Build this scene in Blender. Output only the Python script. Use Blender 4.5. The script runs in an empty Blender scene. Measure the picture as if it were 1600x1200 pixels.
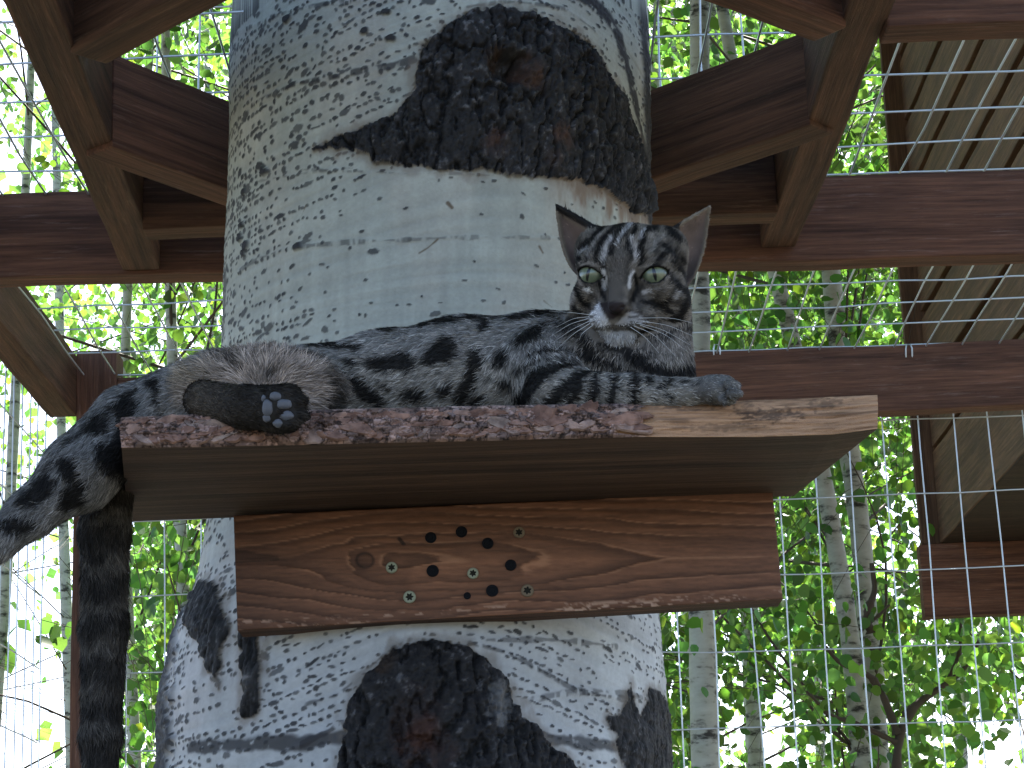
import bpy, bmesh, math, random
import numpy as np
from mathutils import Vector, Matrix

random.seed(7)
RNG = np.random.default_rng(11)
SC = bpy.context.scene
COL = SC.collection
R = math.radians

# ------------------------------------------------------------------ camera
PITCH, ROLL, F_PX = R(15.0), R(2.0), 3500.0
CAM = Vector((0.0, 0.0, 1.5))
FW = Vector((0, math.cos(PITCH), math.sin(PITCH)))
R0 = Vector((1, 0, 0))
U0 = Vector((0, -math.sin(PITCH), math.cos(PITCH)))
RT = R0 * math.cos(ROLL) - U0 * math.sin(ROLL)
UP = R0 * math.sin(ROLL) + U0 * math.cos(ROLL)
cam_data = bpy.data.cameras.new('camera')
cam = bpy.data.objects.new('camera', cam_data)
COL.objects.link(cam)
cam_data.sensor_width = 36.0
cam_data.lens = 36.0 * F_PX / 1600.0
cam_data.clip_start = 0.05
cam_data.clip_end = 4000.0
m = Matrix((RT, UP, -FW)).transposed().to_4x4()
m.translation = CAM
cam.matrix_world = m
SC.camera = cam

# ------------------------------------------------------------------ light
SUN_EL, SUN_AZ = 50.0, 9.0        # azimuth from +Y, positive towards +X
w = bpy.data.worlds.new('World'); SC.world = w; w.use_nodes = True
nt = w.node_tree
bg = nt.nodes['Background']
sky = nt.nodes.new('ShaderNodeTexSky'); sky.sky_type = 'NISHITA'
sky.sun_disc = False
sky.sun_elevation = R(SUN_EL); sky.sun_rotation = R(SUN_AZ)
sky.altitude = 1500.0; sky.air_density = 0.8; sky.dust_density = 6.0; sky.ozone_density = 0.6
nt.links.new(sky.outputs['Color'], bg.inputs['Color'])
bg.inputs['Strength'].default_value = 0.098
sl = bpy.data.lights.new('sun', 'SUN'); sl.energy = 5.0; sl.angle = R(0.53); sl.color = (1.0, 0.95, 0.86)
so = bpy.data.objects.new('sun', sl); COL.objects.link(so)
SUND = Vector((math.sin(R(SUN_AZ)) * math.cos(R(SUN_EL)), math.cos(R(SUN_AZ)) * math.cos(R(SUN_EL)), math.sin(R(SUN_EL))))
so.rotation_euler = SUND.to_track_quat('Z', 'Y').to_euler()
so.location = SUND * 30
SC.view_settings.view_transform = 'Standard'
SC.view_settings.look = 'None'
SC.view_settings.exposure = 2.5
SC.view_settings.gamma = 1.0
SC.view_settings.use_curve_mapping = False
try:
    SC.cycles.use_denoising = True
    SC.cycles.max_bounces = 10
    SC.cycles.transmission_bounces = 6
    SC.cycles.diffuse_bounces = 4
    SC.cycles.sample_clamp_indirect = 6.0
except Exception:
    pass

# ------------------------------------------------------------------ helpers
def ray(px, py):
    return FW + RT * ((px - 800.0) / F_PX) + UP * ((600.0 - py) / F_PX)
def P(px, py, Y):
    d = ray(px, py)
    return CAM + d * (Y / d.y)
def PZ(px, py, z):
    d = ray(px, py)
    return CAM + d * ((z - CAM.z) / d.z)
def PX(px, py, X):
    d = ray(px, py)
    return CAM + d * (X / d.x)
def mpp(p):
    return (Vector(p) - CAM).dot(FW) / F_PX          # metres per photo pixel at a point

def tag(o, label=None, cat=None, group=None, kind=None):
    if label: o['label'] = label
    if cat: o['category'] = cat
    if group: o['group'] = group
    if kind: o['kind'] = kind
    return o
def link(o, parent=None):
    COL.objects.link(o)
    if parent is not None:
        o.parent = parent
    return o
def empty(name, loc, rz=0.0, rot=None):
    o = bpy.data.objects.new(name, None)
    from mathutils import Euler
    mw = Euler(rot if rot is not None else (0, 0, rz)).to_matrix().to_4x4(); mw.translation = loc
    o.empty_display_size = 0.05
    COL.objects.link(o)
    o.matrix_world = mw
    return o
def mesh_np(name, V, faces, mat=None, parent=None, cols=None, smooth=False, loops=None, attrs=None):
    """V (n,3) world coordinates; faces: (m,k) int array or list of arrays of one width each."""
    me = bpy.data.meshes.new(name)
    V = np.asarray(V, np.float32)
    if isinstance(faces, np.ndarray): faces = [faces]
    faces = [np.asarray(f, np.int32) for f in faces if len(f)]
    tot = sum(f.size for f in faces); nf = sum(len(f) for f in faces)
    me.vertices.add(len(V)); me.vertices.foreach_set('co', V.ravel())
    me.loops.add(tot); me.loops.foreach_set('vertex_index', np.concatenate([f.ravel() for f in faces]))
    me.polygons.add(nf)
    sizes = np.concatenate([np.full(len(f), f.shape[1], np.int32) for f in faces])
    starts = np.concatenate([[0], np.cumsum(sizes)[:-1]]).astype(np.int32)
    me.polygons.foreach_set('loop_start', starts)
    if smooth:
        me.polygons.foreach_set('use_smooth', np.ones(nf, bool))
    me.update(calc_edges=True)
    if cols is not None:
        a = me.color_attributes.new('Col', 'FLOAT_COLOR', 'POINT')
        c = np.ones((len(V), 4), np.float32); c[:, :3] = cols
        a.data.foreach_set('color', c.ravel())
    if attrs:
        for k, v in attrs.items():
            a = me.attributes.new(k, 'FLOAT', 'POINT'); a.data.foreach_set('value', np.asarray(v, np.float32))
    if mat: me.materials.append(mat)
    o = bpy.data.objects.new(name, me)
    link(o, parent)
    if parent is not None:
        o.matrix_parent_inverse = parent.matrix_world.inverted()
    return o
def mesh_bm(name, bm, mat=None, parent=None, smooth=False, matrix=None):
    me = bpy.data.meshes.new(name)
    bm.to_mesh(me); bm.free()
    if smooth:
        me.polygons.foreach_set('use_smooth', np.ones(len(me.polygons), bool))
    if mat: me.materials.append(mat)
    o = bpy.data.objects.new(name, me)
    link(o, parent)
    if parent is not None:
        o.matrix_parent_inverse = parent.matrix_world.inverted()
    if matrix is not None:
        o.matrix_world = matrix if parent is None else matrix
        if parent is not None:
            o.matrix_parent_inverse = parent.matrix_world.inverted()
            o.matrix_basis = matrix
    return o

def proj(Pw):
    d = Pw - np.array(CAM)
    zf = d @ np.array(FW); 
    return 800 + F_PX * (d @ np.array(RT)) / zf, 600 - F_PX * (d @ np.array(UP)) / zf

def smooth_line(pts, n):
    pts = np.asarray(pts, float); t = np.linspace(0, 1, len(pts)); u = np.linspace(0, 1, n)
    q = np.stack([np.interp(u, t, pts[:, k]) for k in range(3)], -1)
    for _ in range(3):
        q[1:-1] = (q[:-2] + 2 * q[1:-1] + q[2:]) / 4
    return q

# value noise in numpy (3-D, several octaves)
_T = np.random.default_rng(5).random((64, 64, 64)).astype(np.float32)
def vnoise(x, y, z):
    x = np.asarray(x, np.float32); y = np.asarray(y, np.float32); z = np.asarray(z, np.float32)
    xi = np.floor(x).astype(np.int32); yi = np.floor(y).astype(np.int32); zi = np.floor(z).astype(np.int32)
    fx = x - xi; fy = y - yi; fz = z - zi
    fx = fx * fx * (3 - 2 * fx); fy = fy * fy * (3 - 2 * fy); fz = fz * fz * (3 - 2 * fz)
    x0, y0, z0 = xi & 63, yi & 63, zi & 63
    x1, y1, z1 = (xi + 1) & 63, (yi + 1) & 63, (zi + 1) & 63
    c00 = _T[x0, y0, z0] * (1 - fx) + _T[x1, y0, z0] * fx
    c10 = _T[x0, y1, z0] * (1 - fx) + _T[x1, y1, z0] * fx
    c01 = _T[x0, y0, z1] * (1 - fx) + _T[x1, y0, z1] * fx
    c11 = _T[x0, y1, z1] * (1 - fx) + _T[x1, y1, z1] * fx
    a = c00 * (1 - fy) + c10 * fy
    b = c01 * (1 - fy) + c11 * fy
    return a * (1 - fz) + b * fz
def fbm(x, y, z=0.0, oct=4, gain=0.5):
    z = np.zeros_like(x) + z
    s = np.zeros_like(np.asarray(x, np.float32)); a = 1.0; t = 0.0; f = 1.0
    for i in range(oct):
        s += a * vnoise(x * f + 17.3 * i, y * f + 5.1 * i, z * f + 9.7 * i); t += a
        a *= gain; f *= 2.03
    return s / t
def sstep(a, b, x):
    t = np.clip((x - a) / (b - a), 0, 1)
    return t * t * (3 - 2 * t)
def poly_sd(px, py, pts):
    """signed distance (negative inside) of points to a closed polygon."""
    pts = np.asarray(pts, np.float32); n = len(pts)
    d = np.full(px.shape, 1e9, np.float32); s = np.ones(px.shape, np.float32)
    for i in range(n):
        ax, ay = pts[i]; bx, by = pts[i - 1]
        ex, ey = bx - ax, by - ay
        wx, wy = px - ax, py - ay
        t = np.clip((wx * ex + wy * ey) / (ex * ex + ey * ey + 1e-12), 0, 1)
        d = np.minimum(d, (wx - ex * t) ** 2 + (wy - ey * t) ** 2)
        c1 = py >= ay; c2 = py < by; c3 = ex * wy > ey * wx
        flip = (c1 & c2 & c3) | (~c1 & ~c2 & ~c3)
        s = np.where(flip, -s, s)
    return np.sqrt(d) * s
def line_d(px, py, pts, w0=None):
    """distance to a polyline; with w0 a list of half widths returns distance minus the local half width."""
    best = np.full(px.shape, 1e9, np.float32)
    for i in range(len(pts) - 1):
        ax, ay = pts[i]; bx, by = pts[i + 1]
        ex, ey = bx - ax, by - ay
        t = np.clip(((px - ax) * ex + (py - ay) * ey) / (ex * ex + ey * ey + 1e-12), 0, 1)
        d = np.hypot(px - ax - ex * t, py - ay - ey * t)
        if w0 is not None:
            d = d - (w0[i] * (1 - t) + w0[i + 1] * t)
        best = np.minimum(best, d)
    return best

# ------------------------------------------------------------------ materials
def new_mat(name):
    m = bpy.data.materials.new(name); m.use_nodes = True
    return m, m.node_tree, m.node_tree.nodes['Principled BSDF']
def N(nt, t, **kw):
    n = nt.nodes.new(t)
    for k, v in kw.items():
        setattr(n, k, v)
    return n
def simple_mat(name, col, rough=0.6, metal=0.0, spec=0.5):
    m, t, b = new_mat(name)
    b.inputs['Base Color'].default_value = (*col, 1); b.inputs['Roughness'].default_value = rough
    b.inputs['Metallic'].default_value = metal; b.inputs['Specular IOR Level'].default_value = spec
    return m
def col_mat(name, rough=0.8, spec=0.2, bump=0.0, bscale=400.0, sheen=0.0):
    """colour from the mesh's own colour attribute plus fine grain."""
    m, t, b = new_mat(name)
    a = N(t, 'ShaderNodeVertexColor', layer_name='Col')
    t.links.new(a.outputs['Color'], b.inputs['Base Color'])
    b.inputs['Roughness'].default_value = rough; b.inputs['Specular IOR Level'].default_value = spec
    if bump:
        tc = N(t, 'ShaderNodeTexCoord'); no = N(t, 'ShaderNodeTexNoise')
        no.inputs['Scale'].default_value = bscale; no.inputs['Detail'].default_value = 5
        bp = N(t, 'ShaderNodeBump'); bp.inputs['Strength'].default_value = bump; bp.inputs['Distance'].default_value = 0.002
        t.links.new(tc.outputs['Object'], no.inputs['Vector']); t.links.new(no.outputs['Fac'], bp.inputs['Height'])
        t.links.new(bp.outputs['Normal'], b.inputs['Normal'])
    return m
def wood_mat(name, light, dark, scale=1.0, worn=(0.30, 0.24, 0.20), worn_amt=0.25, rough=0.75):
    """sawn timber, grain along the local X axis of each board."""
    m, t, b = new_mat(name); L = t.links.new
    tc = N(t, 'ShaderNodeTexCoord'); oi = N(t, 'ShaderNodeObjectInfo')
    add = N(t, 'ShaderNodeVectorMath', operation='ADD')
    cmb = N(t, 'ShaderNodeCombineXYZ'); mul = N(t, 'ShaderNodeMath', operation='MULTIPLY'); mul.inputs[1].default_value = 37.0
    L(oi.outputs['Random'], mul.inputs[0]); L(mul.outputs[0], cmb.inputs[0]); L(mul.outputs[0], cmb.inputs[1])
    L(tc.outputs['Object'], add.inputs[0]); L(cmb.outputs[0], add.inputs[1])
    def noise(sx, sy, sz, sc, det, rgh=0.6, dist=0.0):
        mp = N(t, 'ShaderNodeMapping'); mp.inputs['Scale'].default_value = (sx, sy, sz)
        no = N(t, 'ShaderNodeTexNoise'); no.inputs['Scale'].default_value = sc * scale
        no.inputs['Detail'].default_value = det; no.inputs['Roughness'].default_value = rgh; no.inputs['Distortion'].default_value = dist
        L(add.outputs[0], mp.inputs['Vector']); L(mp.outputs[0], no.inputs['Vector'])
        return no.outputs['Fac']
    g1 = noise(0.35, 9, 9, 7.0, 6, 0.62, 0.4)           # broad grain bands
    g2 = noise(1.0, 28, 28, 9.0, 5, 0.7)                # fibre
    g3 = noise(1.5, 2.5, 2.5, 6.0, 4, 0.6)              # stain patches
    g4 = noise(2.2, 30, 30, 6.0, 6, 0.75)               # worn fibres
    def ramp(src, p0, p1, c0, c1):
        r = N(t, 'ShaderNodeValToRGB'); r.color_ramp.elements[0].position = p0; r.color_ramp.elements[1].position = p1
        r.color_ramp.elements[0].color = (*c0, 1); r.color_ramp.elements[1].color = (*c1, 1)
        L(src, r.inputs[0]); return r.outputs[0]
    def mix(a, bb, f, mode='MIX'):
        x = N(t, 'ShaderNodeMix', data_type='RGBA', blend_type=mode)
        for s, v in ((x.inputs[6], a), (x.inputs[7], bb), (x.inputs[0], f)):
            if hasattr(v, 'is_linked') or not isinstance(v, (tuple, float)): L(v, s)
            elif isinstance(v, float): s.default_value = v
            else: s.default_value = (*v, 1)
        return x.outputs[2]
    base = ramp(g1, 0.33, 0.68, dark, light)
    base = mix(base, ramp(g2, 0.32, 0.68, (0.42,) * 3, (1.45,) * 3), 0.7, 'MULTIPLY')
    base = mix(base, ramp(g3, 0.3, 0.75, (0.7, 0.72, 0.75), (1.15, 1.08, 1.0)), 0.8, 'MULTIPLY')
    wf = ramp(g4, 0.57, 0.70, (0, 0, 0), (worn_amt,) * 3)
    base = mix(base, worn, wf)
    L(base, b.inputs['Base Color'])
    b.inputs['Roughness'].default_value = rough; b.inputs['Specular IOR Level'].default_value = 0.25
    bp = N(t, 'ShaderNodeBump'); bp.inputs['Strength'].default_value = 0.8; bp.inputs['Distance'].default_value = 0.002
    L(g2, bp.inputs['Height']); L(bp.outputs['Normal'], b.inputs['Normal'])
    return m

M_STAIN = wood_mat('stained_red_timber', (0.195, 0.092, 0.057), (0.066, 0.031, 0.021), worn=(0.32, 0.22, 0.19), worn_amt=0.35)
M_ROUGH = wood_mat('rough_brown_timber', (0.145, 0.072, 0.042), (0.050, 0.026, 0.016), worn=(0.30, 0.2, 0.13), worn_amt=0.3)
M_SLAB = wood_mat('sawn_slab', (0.125, 0.076, 0.050), (0.045, 0.029, 0.021), worn_amt=0.1)
M_GREY = wood_mat('weathered_plywood', (0.150, 0.082, 0.046), (0.068, 0.036, 0.021), worn=(0.22, 0.16, 0.12), worn_amt=0.35)
M_RUST = wood_mat('rusty_edge_timber', (0.34, 0.13, 0.045), (0.20, 0.075, 0.03), worn_amt=0.1)
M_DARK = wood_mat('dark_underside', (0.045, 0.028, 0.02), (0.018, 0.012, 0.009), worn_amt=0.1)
M_WIRE = simple_mat('galvanised_wire', (0.62, 0.65, 0.68), 0.36, 0.5)

def board(name, p0, p1, wdir, w, h, mat, parent=None, bev=0.0025, wob=0.0012):
    """a sawn board from p0 to p1 (ends of its centre line); w along wdir, h along the third axis."""
    p0 = Vector(p0); p1 = Vector(p1)
    ax = (p1 - p0); Ln = ax.length; ax.normalize()
    wd = Vector(wdir); wd = (wd - ax * wd.dot(ax)).normalized()
    hd = ax.cross(wd)
    bm = bmesh.new()
    bmesh.ops.create_cube(bm, size=1.0)
    for v in bm.verts:
        v.co = Vector((v.co.x * Ln, v.co.y * w, v.co.z * h))
    n = max(2, int(Ln / 0.06))
    es = [e for e in bm.edges if abs(e.verts[0].co.x - e.verts[1].co.x) > 0.5 * Ln]
    bmesh.ops.bevel(bm, geom=list(bm.edges), offset=bev, segments=2, affect='EDGES', profile=0.6)
    es = [e for e in bm.edges if abs(e.verts[0].co.x - e.verts[1].co.x) > 0.5 * Ln]
    bmesh.ops.subdivide_edges(bm, edges=es, cuts=n, use_grid_fill=True)
    for v in bm.verts:
        k = v.co.x * 9 + w * 70 + Ln * 31
        v.co.y += wob * (math.sin(k) + 0.5 * math.sin(2.7 * k + 1)) * (1 if v.co.y > 0 else 0.7)
        v.co.z += wob * (math.sin(1.3 * k + 2) + 0.5 * math.sin(3.3 * k))
    mw = Matrix((ax, wd, hd)).transposed().to_4x4(); mw.translation = (p0 + p1) / 2
    return mesh_bm(name, bm, mat, parent, smooth=False, matrix=mw)

def tube_np(pts, rad, sides=5):
    pts = np.asarray(pts, float); n = len(pts)
    rad = np.broadcast_to(np.asarray(rad, float), (n,))
    tg = np.gradient(pts, axis=0); tg /= np.linalg.norm(tg, axis=1)[:, None] + 1e-12
    ref = np.array([0.0, 0, 1]) if abs(tg[0, 2]) < 0.9 else np.array([1.0, 0, 0])
    a = np.cross(tg, ref); a /= np.linalg.norm(a, axis=1)[:, None] + 1e-12
    b = np.cross(tg, a)
    ang = np.linspace(0, 2 * np.pi, sides, endpoint=False)
    V = (pts[:, None] + rad[:, None, None] * (np.cos(ang)[None, :, None] * a[:, None] + np.sin(ang)[None, :, None] * b[:, None])).reshape(-1, 3)
    i = np.arange(n - 1)[:, None] * sides; j = np.arange(sides)[None]
    k = (j + 1) % sides
    Fq = np.stack([i + j, i + k, i + sides + k, i + sides + j], -1).reshape(-1, 4)
    return V, Fq
class Bag:
    """collects numpy pieces for ONE mesh."""
    def __init__(s): s.V = []; s.F = {}; s.C = []; s.n = 0
    def add(s, V, F, col=None):
        V = np.asarray(V, np.float32); F = np.asarray(F)
        s.F.setdefault(F.shape[1], []).append(F + s.n); s.V.append(V); s.n += len(V)
        s.C.append(np.broadcast_to(np.asarray(col if col is not None else (1, 1, 1), np.float32), (len(V), 3)))
    def build(s, name, mat, parent=None, smooth=False):
        return mesh_np(name, np.concatenate(s.V), [np.concatenate(f) for f in s.F.values()], mat, parent, np.concatenate(s.C), smooth)
# ------------------------------------------------------------------ the ground
def build_ground():
    m, t, b = new_mat('meadow'); L = t.links.new
    tc = N(t, 'ShaderNodeTexCoord'); no = N(t, 'ShaderNodeTexNoise'); no.inputs['Scale'].default_value = 0.6; no.inputs['Detail'].default_value = 8
    r = N(t, 'ShaderNodeValToRGB'); r.color_ramp.elements[0].color = (0.060, 0.054, 0.036, 1); r.color_ramp.elements[1].color = (0.12, 0.108, 0.072, 1)
    L(tc.outputs['Object'], no.inputs['Vector']); L(no.outputs['Fac'], r.inputs[0]); L(r.outputs[0], b.inputs['Base Color'])
    b.inputs['Roughness'].default_value = 0.9
    n = 60
    g = np.sign(np.linspace(-1, 1, n)) * np.abs(np.linspace(-1, 1, n)) ** 3 * 900
    X, Y = np.meshgrid(g, g)
    Z = (fbm(X * 0.15 + 40, Y * 0.15 + 40) - 0.5) * 0.5
    Z[np.hypot(X, Y - 2) < 4] *= 0.1
    i = np.arange(n - 1)[:, None] * n; j = np.arange(n - 1)[None]
    Fq = np.stack([i + j, i + j + 1, i + n + j + 1, i + n + j], -1).reshape(-1, 4)
    o = mesh_np('ground', np.stack([X, Y, Z], -1).reshape(-1, 3), Fq, m, smooth=True)
    tag(o, kind='structure')
build_ground()

# ------------------------------------------------------------------ the big aspen
TY = 2.215
_rows = [(-60, 365, 1008), (0, 362, 1013), (200, 357, 1014), (400, 351, 1014), (540, 346, 1015), (700, 335, 1018), (815, 319, 1022), (888, 306, 1026),
         (960, 280, 1030), (1075, 254, 1043), (1200, 249, 1049), (1300, 246, 1056)]
_z, _c, _r = [], [], []
for y_, l_, r_ in _rows:
    p = P((l_ + r_) / 2, y_, TY - 0.1)
    pc = P((l_ + r_) / 2, y_, TY)
    D = (pc - CAM).length
    a = (r_ - l_) / 2 / F_PX
    _z.append(p.z); _c.append(pc.x); _r.append(D * math.sin(math.atan(a * math.cos(math.atan((y_ - 600) / F_PX)))))
_z = np.array(_z); _c = np.array(_c); _r = np.array(_r)
o_ = np.argsort(_z); _z, _c, _r = _z[o_], _c[o_], _r[o_]
def t_c(z):
    z = np.asarray(z, float)
    return np.interp(z, _z, _c) + np.where(z < _z[0], (_z[0] - z) * 0.05, 0) - np.where(z > _z[-1], (z - _z[-1]) * 0.03, 0)
def t_r(z):
    z = np.asarray(z, float)
    return np.interp(z, _z, _r) + np.where(z < _z[0], (_z[0] - z) * 0.03, 0) - np.where(z > _z[-1], (z - _z[-1]) * 0.022, 0)
RREF = 0.22
def to_sz(px, py):
    """photo pixel on the trunk -> (arc length s measured from the front, height z)."""
    d = ray(px, py); Y = TY - 0.2
    for _ in range(6):
        z = CAM.z + d.z * Y / d.y
        cx, r = float(t_c(z)), float(t_r(z))
        k = d.x / d.y
        A = 1 + k * k; B = -2 * (k * cx + TY); C = cx * cx + TY * TY - r * r
        disc = B * B - 4 * A * C
        Y = (-B - math.sqrt(max(disc, 0))) / (2 * A)
    x = k * Y
    return math.atan2(x - cx, TY - Y) * RREF, z
def SZ(pts): return [to_sz(*p) for p in pts]
MM = 0.00063                                             # metres per photo pixel on the trunk front

def build_aspen():
    fine = np.linspace(-1.55, 1.55, 665)
    back = np.linspace(1.55, 2 * np.pi - 1.55, 32)[1:-1]
    TH = np.concatenate([fine, back])
    zf = np.linspace(1.655, 2.46, 770)
    ZZ = np.concatenate([np.linspace(-0.1, 1.6, 20), zf, np.linspace(2.53, 8.5, 32)])
    nth, nz = len(TH), len(ZZ)
    s1 = (((TH + np.pi) % (2 * np.pi)) - np.pi) * RREF
    S, Z = np.meshgrid(s1.astype(np.float32), ZZ.astype(np.float32))
    # --- base colour
    n1 = fbm(S * 9 + 50, Z * 9, 3.0); n2 = fbm(S * 60 + 80, Z * 30, 1.0); n3 = fbm(S * 400 + 900, Z * 400, 5.0, 3)
    zlow = to_sz(650, 900)[1]; zmid = to_sz(650, 470)[1]
    C = np.empty(S.shape + (3,), np.float32)
    t = sstep(zlow - 0.02, zlow + 0.1, Z)[..., None]
    C[:] = (1 - t) * np.array([0.41, 0.42, 0.42]) + t * np.array([0.322, 0.336, 0.296])
    C *= (0.80 + 0.40 * n1)[..., None]; C *= (0.85 + 0.3 * n2)[..., None]; C *= (0.9 + 0.2 * n3)[..., None]
    pink = sstep(0.52, 0.72, fbm(S * 14 + 20, Z * 5 + 7, 9.0))[..., None] * 0.35
    C = C * (1 - pink) + C * np.array([1.12, 0.98, 0.94]) * pink
    H = (n1 - 0.5) * 0.004 + (n2 - 0.5) * 0.0012
    def blend(mask, col, k=1.0):
        nonlocal C
        mk = np.clip(mask * k, 0, 1)[..., None]
        C = C * (1 - mk) + np.asarray(col, np.float32) * mk
    # arched bark lines around the two knots: every row bends up over them
    kn = [(to_sz(800, 200), 0.16, 0.075), (to_sz(700, 1150), 0.13, 0.07)]
    def bend(s, z):
        d = 0
        for (ks, kz), wd, am in kn:
            d = d + am * math.exp(-((s - ks) / wd) ** 2) * math.exp(-((z - kz - 0.06) / 0.16) ** 2)
        return d
    # faint horizontal growth creases
    zz = Z - sum(am * np.exp(-((S - ks) / wd) ** 2) * np.exp(-((Z - kz - 0.06) / 0.16) ** 2) for (ks, kz), wd, am in kn)
    cr = fbm(S * 5 + 3, zz * 150 + 60, 2.0, 3)
    H += (cr - 0.5) * 0.0016; C *= (0.86 + 0.28 * cr)[..., None]
    vert = fbm(S * 130 + 30, Z * 9 + 12, 4.0, 3)
    C *= (0.9 + 0.2 * vert)[..., None]
    # --- fine ridges and dark arcs (photo-measured control points)
    arcs = [([(362, 62), (400, 40), (440, 22), (500, 8), (560, 2)], 3.5, 0.75), ([(395, 165), (430, 146), (470, 130), (520, 121), (560, 112), (610, 104), (652, 92)], 5, 0.85),
            ([(372, 425), (410, 402), (455, 388), (500, 383), (560, 378), (640, 375)], 2.6, 0.6), ([(640, 375), (700, 372), (790, 371), (870, 373)], 1.6, 0.45),
            ([(356, 300), (400, 285), (450, 275), (520, 266), (560, 262)], 2.0, 0.4), ([(470, 265), (540, 268), (640, 272), (760, 274), (850, 276)], 2.2, 0.5),
            ([(730, 12), (800, 3), (880, 14), (930, 50)], 3, 0.6), ([(905, -8), (945, 22), (966, 60), (983, 120), (998, 190), (1006, 240)], 13, 1.0),
            ([(340, 620), (420, 600), (500, 590)], 2, 0.4),
            ([(300, 1170), (360, 1165), (420, 1160), (470, 1163), (510, 1155), (535, 1150)], 10, 0.9), ([(470, 1165), (520, 1140), (560, 1100), (600, 1055), (625, 1018), (660, 1002)], 4, 0.85),
            ([(480, 1100), (530, 1085), (570, 1050), (610, 1015), (640, 1000)], 3, 0.7), ([(735, 1004), (790, 1020), (830, 1040), (900, 1080), (980, 1095)], 3.5, 0.7),
            ([(850, 1155), (900, 1160), (960, 1165), (1020, 1178)], 9, 0.85), ([(830, 1095), (880, 1083), (940, 1080), (1000, 1090)], 4, 0.6), ([(760, 1000), (860, 1000), (960, 1010)], 3, 0.6)]
    wob = (fbm(S * 45 + 9, Z * 45 + 4, 6.0, 3) - 0.5)
    brk = fbm(S * 120 + 3, Z * 120 + 8, 2.0, 3)
    for pts, wpx, k in arcs:
        d = line_d(S, Z, SZ(pts)) + wob * 0.006
        wv = wpx * MM * (0.5 + 1.0 * brk)
        mk = (1 - sstep(wv * 0.6, wv * 1.25 + 0.0004, d)) * (sstep(0.36, 0.52, fbm(S * 170 + wpx, Z * 60 + 3, 8.0, 3)) if wpx < 8 else sstep(0.16, 0.34, fbm(S * 120 + wpx, Z * 120 + 3, 8.0, 4)))
        blend(mk, (0.035, 0.034, 0.036), k); H += 0.0012 * (1 - sstep(0, wpx * MM * 2.5, d)) * k
    # --- lenticels: dark specks in broken rows
    rr = np.random.default_rng(21)
    spots = np.zeros(S.shape, np.float32)
    zs = zf.astype(np.float32); ss = fine * RREF
    def spot(s, z, a, b, ang, k, warm=0):
        i0, i1 = np.searchsorted(ZZ, [z - 1.6 * max(a, b), z + 1.6 * max(a, b)]); j0, j1 = np.searchsorted(ss, [s - 1.6 * a, s + 1.6 * a])
        if i1 - i0 < 1 or j1 - j0 < 1: return
        ds = S[i0:i1, j0:j1] - s; dz = Z[i0:i1, j0:j1] - z
        c, q = math.cos(ang), math.sin(ang)
        e = np.hypot((ds * c + dz * q) / a, (-ds * q + dz * c) / b) + (n3[i0:i1, j0:j1] - 0.5) * 0.8
        mk = (1 - sstep(0.85, 1.25, e)) * k
        spots[i0:i1, j0:j1] = np.maximum(spots[i0:i1, j0:j1], mk)
    up_gate = to_sz(600, 250)[1]; mid_lo = to_sz(600, 505)[1]
    z = 1.63
    sright = to_sz(700, 400)[0]; sl = to_sz(470, 300)[0]
    while z < 2.50:
        z += rr.uniform(0.0040, 0.0078)
        gate = rr.choice([0.35, 0.7, 1.0, 1.15]); phs = rr.uniform(0, 6)
        s = -0.36
        run = 0
        while s < 0.36:
            # density over the bark: heavy at the lower trunk and upper left, thin in the smooth middle
            zz_ = z + bend(s, z)
            low = 1 - sstep(zlow + 0.01, zlow + 0.05, zz_)
            upp = sstep(up_gate - 0.05, up_gate + 0.03, zz_)
            left = 1 - sstep(sl - 0.05, sl + 0.12, s)
            dens = float(0.15 + 0.85 * low + 0.75 * upp + 0.65 * left + (0.35 if abs(zz_ - mid_lo) < 0.02 and s < sright else 0))
            big = left * 0.5 + upp * 0.35
            if rr.random() < 0.95 * min(dens, 1.0) * gate * (0.55 + 0.45 * math.sin(s * 34 + phs)):
                a = rr.uniform(0.0010, 0.0029) * (1 + 0.55 * big + 0.10 * low); b = rr.uniform(0.0008, 0.0017) * (1 + 0.85 * big)
                if rr.random() < 0.09: a *= 2.0; b *= 1.6
                slope = (bend(s + 0.004, z) - bend(s - 0.004, z)) / 0.008
                spot(s, zz_ + rr.normal(0, 0.0007), a, b, math.atan(slope) * 0.8 + rr.normal(0, 0.25), rr.uniform(0.75, 1.0))
                s += a
            s += rr.uniform(0.0022, 0.0068) / max(min(dens, 1.0), 0.15) ** 0.6
    blend(spots, (0.032, 0.033, 0.036), 0.97); H += spots * 0.0007
    # small rough eruptions (open buds) on the smooth band
    for (x, y, a) in [(413, 268, 11), (380, 352, 8), (376, 372, 9), (384, 385, 10), (381, 398, 7), (468, 384, 9), (383, 300, 6), (570, 48, 8), (610, 60, 8), (605, 18, 7), (450, 30, 10)]:
        s_, z_ = to_sz(x, y)
        d = np.hypot(S - s_, (Z - z_) * 1.3) / (a * MM * 1.2) + (brk - 0.5) * 1.2
        mk = 1 - sstep(0.6, 1.05, d); blend(mk, (0.03, 0.03, 0.032)); H += mk * 0.003
    for pts in ([(655, 396), (668, 388), (684, 374)], [(472, 338), (478, 322)], [(706, 325), (700, 318)], [(848, 395), (843, 385)], [(850, 470), (862, 480)]):
        d = line_d(S, Z, SZ(pts)) + wob * 0.004
        blend(1 - sstep(0.0002, 0.0018, d), (0.09, 0.052, 0.022), 0.85)
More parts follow.
